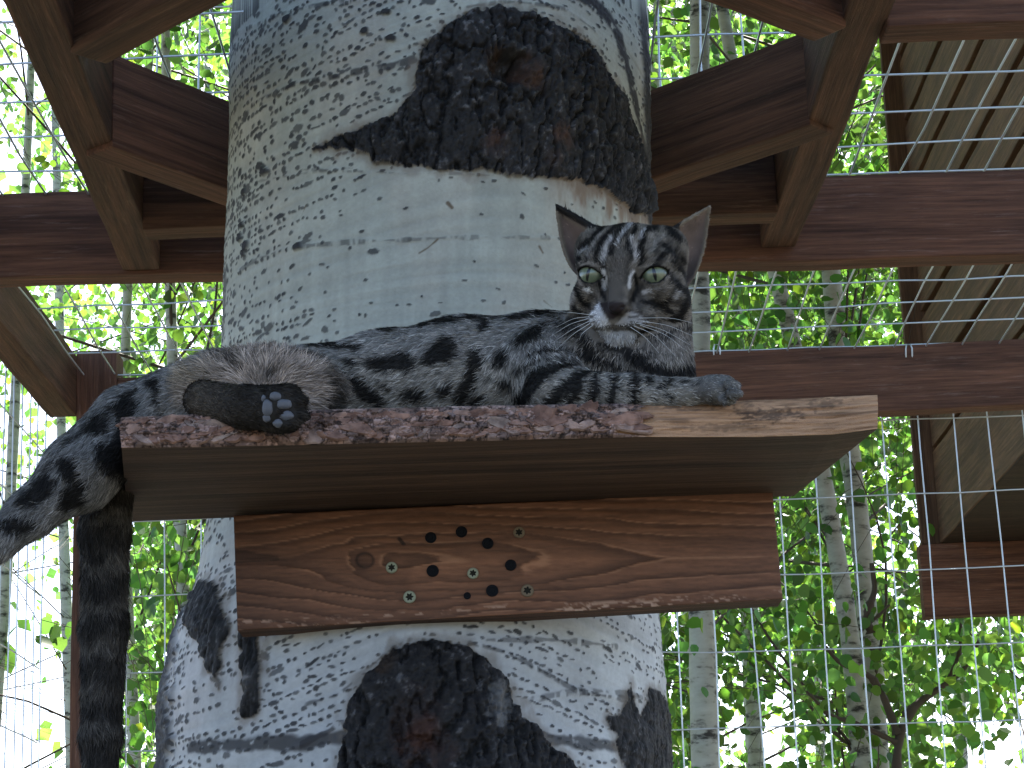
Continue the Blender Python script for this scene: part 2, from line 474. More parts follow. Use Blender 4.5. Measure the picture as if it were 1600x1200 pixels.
    # --- the scars
    scars = [[(495, 234), (520, 218), (538, 211), (575, 196), (610, 180), (650, 144), (648, 120), (655, 100), (663, 72), (676, 56), (700, 34), (722, 22), (767, 10), (800, 12), (826, 18), (880, 40), (920, 67), (943, 103),
              (970, 148), (988, 189), (1003, 225), (1010, 270), (1013, 337), (990, 335), (961, 310), (930, 294), (902, 288), (875, 284), (848, 279), (800, 276), (745, 270), (690, 268), (632, 261), (583, 256), (565, 238), (533, 234)],
             [(528, 1320), (528, 1200), (533, 1173), (543, 1104), (556, 1075), (575, 1051), (613, 1014), (640, 1002), (671, 998), (719, 1003), (761, 1030), (793, 1061), (814, 1115), (846, 1152), (883, 1178), (900, 1200), (890, 1320)],
             [(315, 908), (345, 910), (352, 950), (362, 985), (350, 1020), (343, 1075), (327, 1050), (312, 1005), (292, 965), (300, 930)], [(374, 975), (404, 990), (410, 1050), (406, 1115), (381, 1120), (380, 1060), (372, 1010)],
             [(947, 1120), (965, 1118), (984, 1067), (990, 1100), (998, 1122), (1014, 1077), (1030, 1085), (1047, 1110), (1050, 1230), (974, 1215), (960, 1160)]]
    hs = [0.009, 0.018, 0.007, 0.008, 0.003]
    rough = fbm(S * 55 + 5, Z * 40 + 2, 1.5, 5, 0.6); plate = fbm(S * 26 + 15, Z * 18 + 32, 3.5, 4)
    chip = fbm(S * 190 + 65, Z * 150 + 52, 7.5, 5, 0.62)
    rid = 1 - np.abs(2 * fbm(S * 62 + 11, Z * 26 + 8, 2.2, 4, 0.6) - 1) ; rid2 = 1 - np.abs(2 * fbm(S * 170 + 21, Z * 70 + 18, 5.2, 4, 0.6) - 1)
    dmin = np.full(S.shape, 1.0, np.float32)
    for k_, (poly, hh) in enumerate(zip(scars, hs)):
        d = poly_sd(S, Z, SZ(poly)) + (brk - 0.5) * 0.009 + wob * 0.007
        mk = 1 - sstep(-0.0012, 0.0012, d)
        base = np.array([0.023, 0.022, 0.0225]) if k_ != 1 else np.array([0.020, 0.019, 0.020])
        col = base[None, None] * (0.10 + 2.0 * chip * chip + 0.45 * plate)[..., None] * (1 - 0.75 * sstep(0.90, 0.985, rid))[..., None]
        g = sstep(0.60, 0.74, chip)[..., None] * np.array([0.085, 0.083, 0.085])[None, None]       # pale grey chips
        col = col + g * (0.35 + 0.5 * sstep(0.45, 0.6, plate))[..., None]
        if k_ == 3 or k_ == 2:                                                         # vertical corky plates
            gv = fbm(S * 240 + 3, Z * 30 + 1, 2.0, 4)
            col = col * (0.4 + 1.4 * gv)[..., None] + 0.03 * sstep(0.5, 0.75, gv)[..., None]
            H += mk * (gv - 0.5) * 0.006
        if k_ < 2:
            cols_ = [(790, 105, 38, (0.012, 0.008, 0.006)), (826, 118, 26, (0.075, 0.034, 0.017)), (872, 215, 22, (0.085, 0.038, 0.020)), (862, 250, 16, (0.085, 0.038, 0.020)), (772, 232, 24, (0.08, 0.035, 0.02)), (770, 90, 20, (0.06, 0.03, 0.016))] if k_ == 0 else \
                    [(655, 1125, 42, (0.055, 0.020, 0.012)), (640, 1150, 30, (0.05, 0.018, 0.010)), (670, 1170, 36, (0.05, 0.02, 0.012)), (604, 1035, 15, (0.13, 0.06, 0.014)), (740, 1110, 40, (0.015, 0.014, 0.016))]
            for (x, y, a, cc) in cols_:
                s_, z_ = to_sz(x, y)
                e = np.hypot(S - s_, (Z - z_) * 0.8) / (a * MM) + (rough - 0.5) * 1.6
                q = (1 - sstep(0.4, 1.1, e))[..., None] * (0.35 + 1.0 * chip)[..., None] * (0.25 + 0.75 * sstep(0.42, 0.62, fbm(S * 75 + 31, Z * 42 + 6, 4.4, 4, 0.6)))[..., None] * (0.62 if k_ == 0 else 0.45)
                col = col * (1 - np.clip(q, 0, 1)) + np.array(cc) * np.clip(q, 0, 1)
            if k_ == 1:
                s_, z_ = to_sz(775, 1100); e = np.hypot((S - s_) * 1.3, (Z - z_) * 0.7) / (26 * MM) + (chip - 0.5) * 2.2
                col = col + (1 - sstep(0.3, 1.1, e))[..., None] * 0.10
        C = C * (1 - mk[..., None]) + col * mk[..., None]
        ins = np.clip(-d / 0.045, 0, 1)
        H += mk * (hh * (0.30 + 0.70 * np.sqrt(ins)) * (0.45 + 1.1 * plate) + ((rough - 0.5) * 0.009 + (chip - 0.5) * 0.0045 - 0.0045 * sstep(0.86, 0.99, rid) - 0.002 * sstep(0.85, 0.99, rid2)) * (1.0 if k_ < 2 else 0.3))
        dmin = np.minimum(dmin, d)
    # the rotten hollow in the middle of the upper knot
    s_, z_ = to_sz(792, 108); e = np.hypot(S - s_, Z - z_) / (34 * MM) + (rough - 0.5) * 0.8
    H -= (1 - sstep(0.3, 1.1, e)) * 0.020
    # brown stain running out under the scar beside the cat's ear
    stn = fbm(S * 110 + 7, Z * 34 + 2, 6.0, 4, 0.6)
    xs0, xs1 = to_sz(868, 295)[0], to_sz(1000, 320)[0]
    near = (1 - sstep(0.0, 0.034, dmin + (stn - 0.5) * 0.055)) * sstep(xs0 - 0.02, xs0 + 0.02, S) * (Z > to_sz(900, 360)[1]) * (Z < to_sz(900, 270)[1]) * (dmin > -0.001)
    blend(near, (0.15, 0.085, 0.045), 0.8)
    lowe = (1 - sstep(0.0, 0.010, dmin + (stn - 0.5) * 0.016)) * (dmin > -0.001)
    blend(lowe, (0.17, 0.14, 0.11), 0.55)
    # dark right and left margins
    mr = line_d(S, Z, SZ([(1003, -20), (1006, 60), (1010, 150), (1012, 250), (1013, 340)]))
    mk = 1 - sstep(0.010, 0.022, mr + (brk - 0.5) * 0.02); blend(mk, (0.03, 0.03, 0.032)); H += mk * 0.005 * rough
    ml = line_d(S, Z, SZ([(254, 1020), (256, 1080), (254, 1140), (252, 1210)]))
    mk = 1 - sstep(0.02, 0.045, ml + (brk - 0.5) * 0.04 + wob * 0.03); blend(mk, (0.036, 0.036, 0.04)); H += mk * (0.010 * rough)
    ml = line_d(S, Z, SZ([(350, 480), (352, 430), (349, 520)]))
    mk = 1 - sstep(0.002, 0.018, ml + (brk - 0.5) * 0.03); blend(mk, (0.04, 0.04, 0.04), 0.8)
    # upper right pale strip between the arc and the dark edge reads pinkish
    # beyond the visible front: plain bark with patches
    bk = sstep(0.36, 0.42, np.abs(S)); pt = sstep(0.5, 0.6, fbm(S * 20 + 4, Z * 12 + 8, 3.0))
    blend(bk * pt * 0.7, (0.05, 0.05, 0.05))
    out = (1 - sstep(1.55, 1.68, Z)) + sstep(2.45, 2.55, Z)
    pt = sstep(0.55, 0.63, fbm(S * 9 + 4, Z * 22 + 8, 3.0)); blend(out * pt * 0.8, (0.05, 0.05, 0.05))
    Rr = t_r(Z) + H
    Rr += (fbm(S * 0 + np.cos(TH)[None] * 1.2 + 5, Z * 2.0, np.sin(TH)[None] * 1.2 + 5, 2) - 0.5) * 0.012 * out
    X = t_c(Z) + Rr * np.sin(TH)[None]; Yv = TY - Rr * np.cos(TH)[None]
    V = np.stack([X, Yv, Z], -1).reshape(-1, 3)
    i = np.arange(nz - 1)[:, None] * nth; j = np.arange(nth)[None]; k = (j + 1) % nth
    Fq = np.stack([i + j, i + k, i + nth + k, i + nth + j], -1).reshape(-1, 4)
    root = empty('aspen_tree', (float(t_c(0)), TY, 0))
    tag(root, 'thick pale aspen trunk with two black knot scars behind the lying cat', 'tree')
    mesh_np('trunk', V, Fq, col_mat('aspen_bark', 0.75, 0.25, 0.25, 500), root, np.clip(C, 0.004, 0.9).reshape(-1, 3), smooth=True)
    return root
ASPEN = build_aspen()
# ------------------------------------------------------------------ the cat shelf on the trunk
SHELF_Y = 1.70
_fl = P(190, 700, SHELF_Y)
ZB = _fl.z
_fr = PZ(1372, 672, ZB); _bl = PZ(200, 815, ZB); _br = PZ(1240, 775, ZB)
BR_Y = 1.953                                              # front face of the bracket board
def shelf_front(x):
    """photo x on the front edge -> world Y of the live edge."""
    t = (x - 190) / (1372 - 190)
    return _fl.y + (_fr.y - _fl.y) * t
_top = [(190, 652), (350, 645), (500, 640), (700, 635), (860, 632), (1000, 630), (1130, 627), (1260, 622), (1368, 617)]
_bot = [(190, 700), (350, 698), (520, 694), (700, 690), (860, 686), (1000, 683), (1180, 683), (1300, 679), (1372, 670)]
ZT = P(620, 637, shelf_front(620)).z                      # top of the plank
def build_shelf():
    root = empty('cat_shelf', P(780, 760, BR_Y))
    tag(root, 'live-edge wooden shelf screwed to the aspen trunk with the cat lying on it', 'shelf')
    # --- plank: front face a fine grid, the rest plain
    nx, nz = 900, 46
    X = np.linspace(190, 1371, nx)
    V = []; cl = []
    tops = [P(x, np.interp(x, *zip(*_top)), shelf_front(x) + 0.006) for x in X]
    bots = [P(x, np.interp(x, *zip(*_bot)), shelf_front(x)) for x in X]
    G = np.zeros((nz, nx, 3))
    T = np.array(tops); B = np.array(bots)
    for i in range(nz):
        t = i / (nz - 1)
        G[i] = B * (1 - t) + T * t
    tt = np.linspace(0, 1, nz)[:, None] * np.ones((1, nx)); xx = np.ones((nz, 1)) * X[None]
    sx = xx * 0.0005; sz = tt * 0.03
    n1 = fbm(sx * 34 + 3, sz * 420 + 9, 1.0, 5); n2 = fbm(sx * 300, sz * 700, 2.0, 4); nl = fbm(sx * 26 + 8, sz * 620 + 3, 5.0, 5, 0.7)
    edge = 985 + (fbm(tt * 9 + 4, tt * 0 + 2, 3.0, 4) - 0.5) * 110
    bark = sstep(-8, 6, edge - xx)
    bare = np.array([0.40, 0.235, 0.135])[None, None] * (0.32 + 1.3 * nl)[..., None]
    bare = bare * (1 - 0.6 * sstep(0.58, 0.74, n1)[..., None]) + np.array([0.09, 0.045, 0.026]) * 0.6 * sstep(0.58, 0.74, n1)[..., None]
    for (x, y, a, b, k) in [(1205, 0.55, 55, 0.22, 0.75), (1090, 0.85, 60, 0.14, 0.5), (1130, 0.25, 70, 0.12, 0.45), (1290, 0.8, 35, 0.2, 0.55), (1165, 0.72, 22, 0.3, 0.5)]:
        e = np.hypot((xx - x) / a, (tt - y) / b) + (n2 - 0.5) * 2.0
        q = (1 - sstep(0.3, 1.1, e))[..., None] * k
        bare = bare * (1 - q) + np.array([0.05, 0.035, 0.028]) * q
    # flaking bark: two generations of scales, each with its own level and tint
    rs = np.random.default_rng(12)
    def scales(ns, ax_, az_):
        sx_, st_ = rs.uniform(180, 1010, ns), rs.uniform(-0.05, 1.05, ns)
        wx = xx + (fbm(xx / 16 + 3, tt * 5 + ns, 1.0, 3) - 0.5) * 34; wt = tt + (fbm(xx / 12 + 9, tt * 7 + ns, 2.0, 3) - 0.5) * 0.55
        b1 = np.full(xx.shape, 1e9); b2 = b1.copy(); ib = np.zeros(xx.shape, int)
        for q in range(ns):
            d_ = np.hypot((wx - sx_[q]) / ax_, (wt - st_[q]) / az_)
            nw = d_ < b1; b2 = np.where(nw, b1, np.minimum(b2, d_)); ib = np.where(nw, q, ib); b1 = np.where(nw, d_, b1)
        return ib, b2 - b1
    i1, e1 = scales(230, 26.0, 0.26); i2, e2 = scales(520, 15.0, 0.17)
    lev = rs.random(230)[i1] * 0.65 + rs.random(520)[i2] * 0.35
    tint = rs.random((230, 1)) * 0.5; tints = np.array([0.270, 0.165, 0.128]) * (0.55 + tint * 1.5) + np.array([0.02, 0.025, 0.03]) * rs.random((230, 1)) * 2
    und = tints[i1] * (0.55 + 0.75 * rs.random(520)[i2])[..., None] * (0.5 + 1.0 * n2)[..., None]
    und *= (0.25 + 0.75 * sstep(0.02, 0.16, e1))[..., None] * (0.55 + 0.45 * sstep(0.0, 0.12, e2))[..., None]
    holes_ = np.zeros(xx.shape)
    for (hx, ht) in [(870, 0.72), (840, 0.42), (700, 0.6), (560, 0.35), (760, 0.25), (615, 0.7)]:
        holes_ = np.maximum(holes_, 1 - sstep(0.7, 1.1, np.hypot((xx - hx) / 4.5, (tt - ht) / 0.09)))
    und = und * (1 - holes_[..., None]) + 0.008 * holes_[..., None]
    scale_h = (lev - 0.4) * 0.0055 * sstep(0.0, 0.14, e1) + 0.0012 * sstep(0.0, 0.1, e2) - holes_ * 0.003
    Cc = und * bark[..., None] + bare * (1 - bark[..., None])
    bulge = 0.006 * np.sin(np.pi * tt) ** 0.7 * bark + 0.003 * np.sin(np.pi * tt) * (1 - bark)
    G[..., 1] -= bulge + bark * scale_h * sstep(0, 0.08, tt) * sstep(0, 0.08, 1 - tt) + (n1 - 0.5) * 0.005 * np.sin(np.pi * np.clip(tt, 0.02, 0.98)) + (nl - 0.5) * 0.003
    base = len(G.reshape(-1, 3))
    i = np.arange(nz - 1)[:, None] * nx; j = np.arange(nx - 1)[None]
    Fq = np.stack([i + j, i + j + 1, i + nx + j + 1, i + nx + j], -1).reshape(-1, 4)
    mcol = col_mat('shelf_live_edge', 0.8, 0.2, 0.5, 900)
    # underside, ends, back and top as a box that meets the front edge
    me = bpy.data.meshes.new('plank')
    verts = [tuple(v) for v in G.reshape(-1, 3)]
    def addv(p): verts.append(tuple(p)); return len(verts) - 1
    faces = [tuple(f) for f in Fq.tolist()]
    bl = addv(_bl); br = addv(_br); tl = addv((_bl.x, _bl.y, ZT)); tr = addv((_br.x, _br.y, ZT))
    bi = list(range(nx)); ti = [(nz - 1) * nx + q for q in range(nx)]
    nfront = len(faces)
    faces.append(tuple([bl, br] + bi[::-1]))
    faces.append(tuple(ti + [tr, tl]))
    faces.append((bl, tl, tr, br))
    faces.append(tuple([bl] + [q * nx for q in range(nz)] + [tl]))
    faces.append(tuple([br, tr] + [q * nx + nx - 1 for q in range(nz)][::-1]))
    me.from_pydata(verts, [], faces)
    a = me.color_attributes.new('Col', 'FLOAT_COLOR', 'POINT')
    ca = np.ones((len(verts), 4), np.float32); ca[:, :3] = 0.1; ca[:base, :3] = Cc.reshape(-1, 3)
    a.data.foreach_set('color', ca.ravel())
    me.materials.append(mcol); me.materials.append(M_SLAB)
    mi = np.zeros(len(faces), np.int32); mi[nfront:] = 1
    me.polygons.foreach_set('material_index', mi)
    sm = np.zeros(len(faces), bool); sm[:nfront] = True
    me.polygons.foreach_set('use_smooth', sm)
    pl = bpy.data.objects.new('plank', me); link(pl, root); pl.matrix_parent_inverse = root.matrix_world.inverted()
    # --- bark plates of the live edge: scales in a few shapes, each an object
    mb, t, b = new_mat('pine_bark_plate'); L = t.links.new
    oi = N(t, 'ShaderNodeObjectInfo'); tc = N(t, 'ShaderNodeTexCoord')
    r = N(t, 'ShaderNodeValToRGB'); cr = r.color_ramp
    cr.elements[0].color = (0.17, 0.098, 0.075, 1); cr.elements[1].color = (0.30, 0.235, 0.20, 1)
    e = cr.elements.new(0.3); e.color = (0.29, 0.175, 0.132, 1)
    e = cr.elements.new(0.6); e.color = (0.21, 0.125, 0.096, 1)
    e = cr.elements.new(0.8); e.color = (0.32, 0.205, 0.16, 1)
    no = N(t, 'ShaderNodeTexNoise'); no.inputs['Scale'].default_value = 130; no.inputs['Detail'].default_value = 5
    mx = N(t, 'ShaderNodeMix', data_type='RGBA', blend_type='MULTIPLY'); mx.inputs[0].default_value = 0.9
    rr_ = N(t, 'ShaderNodeValToRGB'); rr_.color_ramp.elements[0].position = 0.32; rr_.color_ramp.elements[1].position = 0.66
    rr_.color_ramp.elements[0].color = (0.40, 0.36, 0.36, 1); rr_.color_ramp.elements[1].color = (1.2, 1.15, 1.12, 1)
    geo = N(t, 'ShaderNodeNewGeometry')
    L(oi.outputs['Random'], r.inputs[0]); L(geo.outputs['Position'], no.inputs['Vector']); L(no.outputs['Fac'], rr_.inputs[0])
    L(r.outputs[0], mx.inputs[6]); L(rr_.outputs[0], mx.inputs[7]); L(mx.outputs[2], b.inputs['Base Color'])
    b.inputs['Roughness'].default_value = 0.8; b.inputs['Specular IOR Level'].default_value = 0.2
    bp = N(t, 'ShaderNodeBump'); bp.inputs['Strength'].default_value = 0.7; bp.inputs['Distance'].default_value = 0.0012
    L(no.outputs['Fac'], bp.inputs['Height']); L(bp.outputs['Normal'], b.inputs['Normal'])
    rr = np.random.default_rng(3)
    shapes = []
    for k in range(14):
        n = 14
        an = np.linspace(0, 2 * np.pi, n, endpoint=False) + rr.normal(0, 0.06, n)
        rad = 1 + rr.normal(0, 0.09, n) + 0.07 * np.sin(2 * an + rr.uniform(0, 6)) + 0.05 * np.sin(3 * an + rr.uniform(0, 6))
        xy = np.stack([np.cos(an) * rad, np.sin(an) * rad * 0.62], -1)
        th = 0.22
        up_ = np.column_stack([xy * 0.86, np.full(n, th) + rr.normal(0, 0.07, n) + xy[:, 0] * rr.normal(0, 0.12) + xy[:, 1] * rr.normal(0, 0.12)])
        lo_ = np.column_stack([xy, np.full(n, -0.15)])
        V = np.concatenate([lo_, up_, [[0, 0, th + rr.normal(0.02, 0.05)]]])
        f4 = [(q, (q + 1) % n, n + (q + 1) % n, n + q) for q in range(n)]
        f3 = [(n + q, n + (q + 1) % n, 2 * n) for q in range(n)]
        bmm = bpy.data.meshes.new('bark_plate'); bmm.from_pydata([tuple(v) for v in V], [], f4 + f3); bmm.materials.append(mb)
        shapes.append(bmm)
    cnt = 0
    row_y = [0.10, 0.28, 0.46, 0.64, 0.82, 0.95]
    spots = []
    for rw in [0.09, 0.26, 0.43, 0.60, 0.77, 0.93]:
        x = 192 + rr.uniform(0, 18)
        while x < 992:
            lim = np.interp(rw, [0, 0.5, 1], [988, 1000, 965]) + rr.normal(0, 6)
            wpx = rr.uniform(9, 17) * (1.5 if rr.random() < 0.25 else 1)
            if x + wpx * 0.4 < lim: spots.append((x + wpx * 0.5, rw + rr.normal(0, 0.05), wpx))
            x += wpx * 1.45
    rr.shuffle(spots)
    for (x, tz, wpx) in spots[:150]:
        tz = min(max(tz, 0.22), 0.72)
        p = np.array(P(x, np.interp(x, *zip(*_bot)), shelf_front(x))) * (1 - tz) + np.array(P(x, np.interp(x, *zip(*_top)), shelf_front(x) + 0.006)) * tz
        p[1] -= 0.0058 * math.sin(math.pi * tz) ** 0.7 + rr.uniform(-0.0002, 0.0016)
        o = bpy.data.objects.new('bark_plate', shapes[int(rr.integers(14))]); link(o, pl)
        sc = wpx * 0.52e-3 * 1.12
        tilt = (tz - 0.5) * -0.9
        Mx = Matrix.Translation(Vector(p)) @ Matrix.Rotation(R(90) - tilt + rr.normal(0, 0.07), 4, 'X') @ Matrix.Rotation(rr.normal(0, 0.07), 4, 'Y') @ Matrix.Rotation(rr.normal(0, 0.28) + (math.pi if rr.random() < 0.5 else 0), 4, 'Z') @ Matrix.Diagonal((sc, sc * min(0.95, 0.62 + rr.normal(0, .12)), 0.0056, 1))
        o.matrix_world = Mx
        o.matrix_parent_inverse = Matrix(); o.matrix_parent_inverse = pl.matrix_world.inverted() if pl.matrix_world != Matrix() else root.matrix_world.inverted() @ root.matrix_world
        o.matrix_basis = Mx
    # --- bracket board with its cathedral grain
    nx, nz = 380, 84
    c = [(365, 806), (1207, 767), (1223, 936), (371, 985)]
    c = [P(*q, BR_Y) for q in c]
    u = np.linspace(0, 1, nx)[None]; v = np.linspace(0, 1, nz)[:, None]
    tl, tr_, br2, bl2 = [np.array(q) for q in c]
    G = (tl[None, None] * (1 - u)[..., None] + tr_[None, None] * u[..., None]) * (1 - v)[..., None] + (bl2[None, None] * (1 - u)[..., None] + br2[None, None] * u[..., None]) * v[..., None]
    x = 365 + 845 * u + 0 * v; y = 806 + (-39 * u) + v * (179 - 10 * u)         # photo-measured coordinates of the face
    yc = 878 - 0.012 * (x - 567)
    n1 = fbm(x / 130 + 3, y / 24 + 1, 2.0, 4); n2 = fbm(x / 40, y / 3.0, 7.0, 5, 0.65); n3 = fbm(x / 9, y / 2.2, 4.0, 4)
    dx = x - 620
    Lx = np.where(dx > 0, 400.0, 135.0)
    e = np.sqrt((dx / Lx) ** 2 + ((y - yc) / 56.0) ** 2) + (n1 - 0.5) * 0.40
    lines = (y - yc) / 56.0
    far = np.abs(lines) + (n1 - 0.5) * 0.16 + 0.18 * np.exp(-((x - 560) / 170) ** 2) * -1.0
    q = np.where(e < 1, e, np.maximum(1 + (far - 0.72) * 1.0, 1.0) * 0.5 + 0.5 * e)
    q = e * np.exp(-np.clip(e - 0.6, 0, 9)) + (0.55 + 1.15 * far) * (1 - np.exp(-np.clip(e - 0.6, 0, 9)))
    ring = (q * 2.9 + 0.35) % 1.0
    late = sstep(0.45, 0.93, ring) * (1 - sstep(0.965, 1.0, ring)) * (0.35 + 0.9 * n1)
    light_edge = np.exp(-((ring - 0.04) / 0.05) ** 2)
    base = np.array([0.165, 0.073, 0.039])[None, None] * (0.50 + 1.0 * n2)[..., None] * (0.85 + 0.3 * n3)[..., None] * (0.75 + 0.5 * n1)[..., None]
    base = base * (1 - 0.52 * late)[..., None] + light_edge[..., None] * np.array([0.10, 0.055, 0.032]) * sstep(0.4, 0.6, n1 + 0.15 * n2)[..., None]
    # pale feathered tongue at right, darker left end
    d = line_d(x, y, [(660, 905), (800, 890), (900, 880), (985, 872)], [26, 20, 12, 1]) + (n2 - 0.5) * 26
    base *= (1 + 0.35 * (1 - sstep(-6, 6, d)))[..., None]
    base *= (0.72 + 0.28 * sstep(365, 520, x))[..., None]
    d = line_d(x, y, [(372, 870), (430, 872)], [10, 2]) + (n2 - 0.5) * 6
    base *= (1 - 0.5 * (1 - sstep(-1, 3, d)))[..., None]
    kd = np.hypot(x - 567, (y - 876) * 1.15)
    base *= (1 - 0.75 * np.exp(-((kd - 13) / 2.6) ** 2))[..., None]; base *= (1 - 0.35 * (1 - sstep(9, 13, kd)))[..., None]
    dk = line_d(x, y, [(622, 842), (628, 850)], [2, 2]); base *= (1 - 0.8 * (1 - sstep(0, 2, dk)))[..., None]
    nick = (1 - sstep(0, 9, (1 - v) * 175 - (n3 - 0.35) * 16)) * sstep(0.56, 0.66, n3) * sstep(0.42, 0.6, fbm(x / 60 + 7, y / 30, 3.0, 3))
    base = base * (1 - nick[..., None]) + np.array([0.42, 0.27, 0.19]) * nick[..., None]
    dents = (1 - sstep(0, 5, np.abs(y - (972 - 0.055 * (x - 370)) + 8 * (n1 - 0.5)))) * sstep(0.60, 0.68, fbm(x / 12 + 70, y / 6, 3.0, 3))
    base = base * (1 - dents[..., None]) + np.array([0.36, 0.22, 0.15]) * dents[..., None]
    G[..., 1] += late * 0.0007 - light_edge * 0.0004 - (n2 - 0.5) * 0.0008 + nick * 0.001
    i = np.arange(nz - 1)[:, None] * nx; j = np.arange(nx - 1)[None]
    Fq = np.stack([i + j, i + nx + j, i + nx + j + 1, i + j + 1], -1).reshape(-1, 4)
    verts = [tuple(p) for p in G.reshape(-1, 3)]; base_n = len(verts)
    dep = 0.040
    back = [addb for addb in []]
    ids = []
    for p in (tl, tr_, br2, bl2):
        verts.append((p[0], p[1] + dep, p[2])); ids.append(len(verts) - 1)
    btl, btr, bbr, bbl = ids
    topi = list(range(nx)); boti = [(nz - 1) * nx + q_ for q_ in range(nx)]
    li = [q_ * nx for q_ in range(nz)]; ri = [q_ * nx + nx - 1 for q_ in range(nz)]
    faces = [tuple(f) for f in Fq.tolist()]; nfront = len(faces)
    faces += [tuple(topi + [btr, btl]), tuple(boti[::-1] + [bbl, bbr]), tuple(li[::-1] + [btl, bbl]), tuple(ri + [bbr, btr]), (btl, btr, bbr, bbl)]
    me = bpy.data.meshes.new('bracket_board'); me.from_pydata(verts, [], faces)
    a = me.color_attributes.new('Col', 'FLOAT_COLOR', 'POINT')
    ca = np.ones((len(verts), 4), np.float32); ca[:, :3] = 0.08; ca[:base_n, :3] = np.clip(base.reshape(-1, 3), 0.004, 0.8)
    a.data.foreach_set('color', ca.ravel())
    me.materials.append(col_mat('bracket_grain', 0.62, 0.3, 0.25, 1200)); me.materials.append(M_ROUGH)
    mi = np.zeros(len(faces), np.int32); mi[nfront:] = 1; me.polygons.foreach_set('material_index', mi)
    sm = np.zeros(len(faces), bool); sm[:nfront] = True; me.polygons.foreach_set('use_smooth', sm)
    bo = bpy.data.objects.new('bracket_board', me); link(bo, root); bo.matrix_parent_inverse = root.matrix_world.inverted()
    # --- screws: six-lobed recess in a countersunk head
    msc = simple_mat('zinc_screw', (0.24, 0.25, 0.17), 0.5, 0.3); mdk = simple_mat('black_screw', (0.006, 0.0065, 0.009), 0.6, 0.0, 0.1)
    mrs = simple_mat('screw_recess', (0.02, 0.019, 0.014), 0.6, 0.0, 0.1); mtn = simple_mat('stained_screw', (0.15, 0.11, 0.065), 0.55, 0.3)
    def head(mat, star=True, flat=0.0012):
        n = 36
        an = np.linspace(0, 2 * np.pi, n, endpoint=False)
        prof = [(1.0, 0.0), (0.98, -flat), (0.86, -flat * 1.35)]
        rings = [np.column_stack([np.cos(an) * r_ * 0.0052, np.full(n, z_), np.sin(an) * r_ * 0.0052]) for r_, z_ in prof]
        sr = (0.52 + 0.13 * np.cos(6 * an)) if star else np.full(n, 0.62)
        rings.append(np.column_stack([np.cos(an) * sr * 0.0052, np.full(n, -flat * 1.3), np.sin(an) * sr * 0.0052]))
        rings.append(np.column_stack([np.cos(an) * sr * 0.0044, np.full(n, -flat * 0.2), np.sin(an) * sr * 0.0044]))
        V = np.concatenate(rings + [[[0, -flat * 0.2, 0]]])
        f4 = [(k * n + q, (k * n + (q + 1) % n), (k + 1) * n + (q + 1) % n, (k + 1) * n + q) for k in range(4) for q in range(n)]
        f3 = [(4 * n + q, 4 * n + (q + 1) % n, 5 * n) for q in range(n)]
        me = bpy.data.meshes.new('screw'); me.from_pydata([tuple(p) for p in V], [], f4 + f3)
        me.materials.append(mat); me.materials.append(mrs if mat is not mdk else mdk)
        mi = np.zeros(len(f4) + len(f3), np.int32); mi[3 * n:] = 1; me.polygons.foreach_set('material_index', mi)
        return me
    hz, hd, ht = head(msc), head(mdk, False, 0.0007), head(mtn)
    def put(nm, me, x, y, s, lab=None):
        p = P(x, y, BR_Y - 0.0004)
        o = bpy.data.objects.new(nm, me); link(o, bo)
        Mx = Matrix.Translation(p) @ Matrix.Rotation(x * 1.7, 4, 'Y') @ Matrix.Diagonal((s, 1, s, 1))
        o.matrix_parent_inverse = Matrix(); o.matrix_basis = Mx
    for x_, y_, s_ in [(612, 887, 1.0), (640, 933, 1.08), (739, 896, 0.98)]: put('screw', hz, x_, y_, s_)
    for x_, y_, s_ in [(811, 832, 1.0), (824, 923, 1.1)]: put('screw', ht, x_, y_, s_)
    for x_, y_, s_ in [(673, 840, 0.98), (721, 831, 1.0), (762, 849, 1.0), (676, 892, 1.05), (798, 883, 0.98), (769, 923, 1.05), (730, 931, 0.62)]: put('black_screw', hd, x_, y_, s_)
    return root
SHELF = build_shelf()

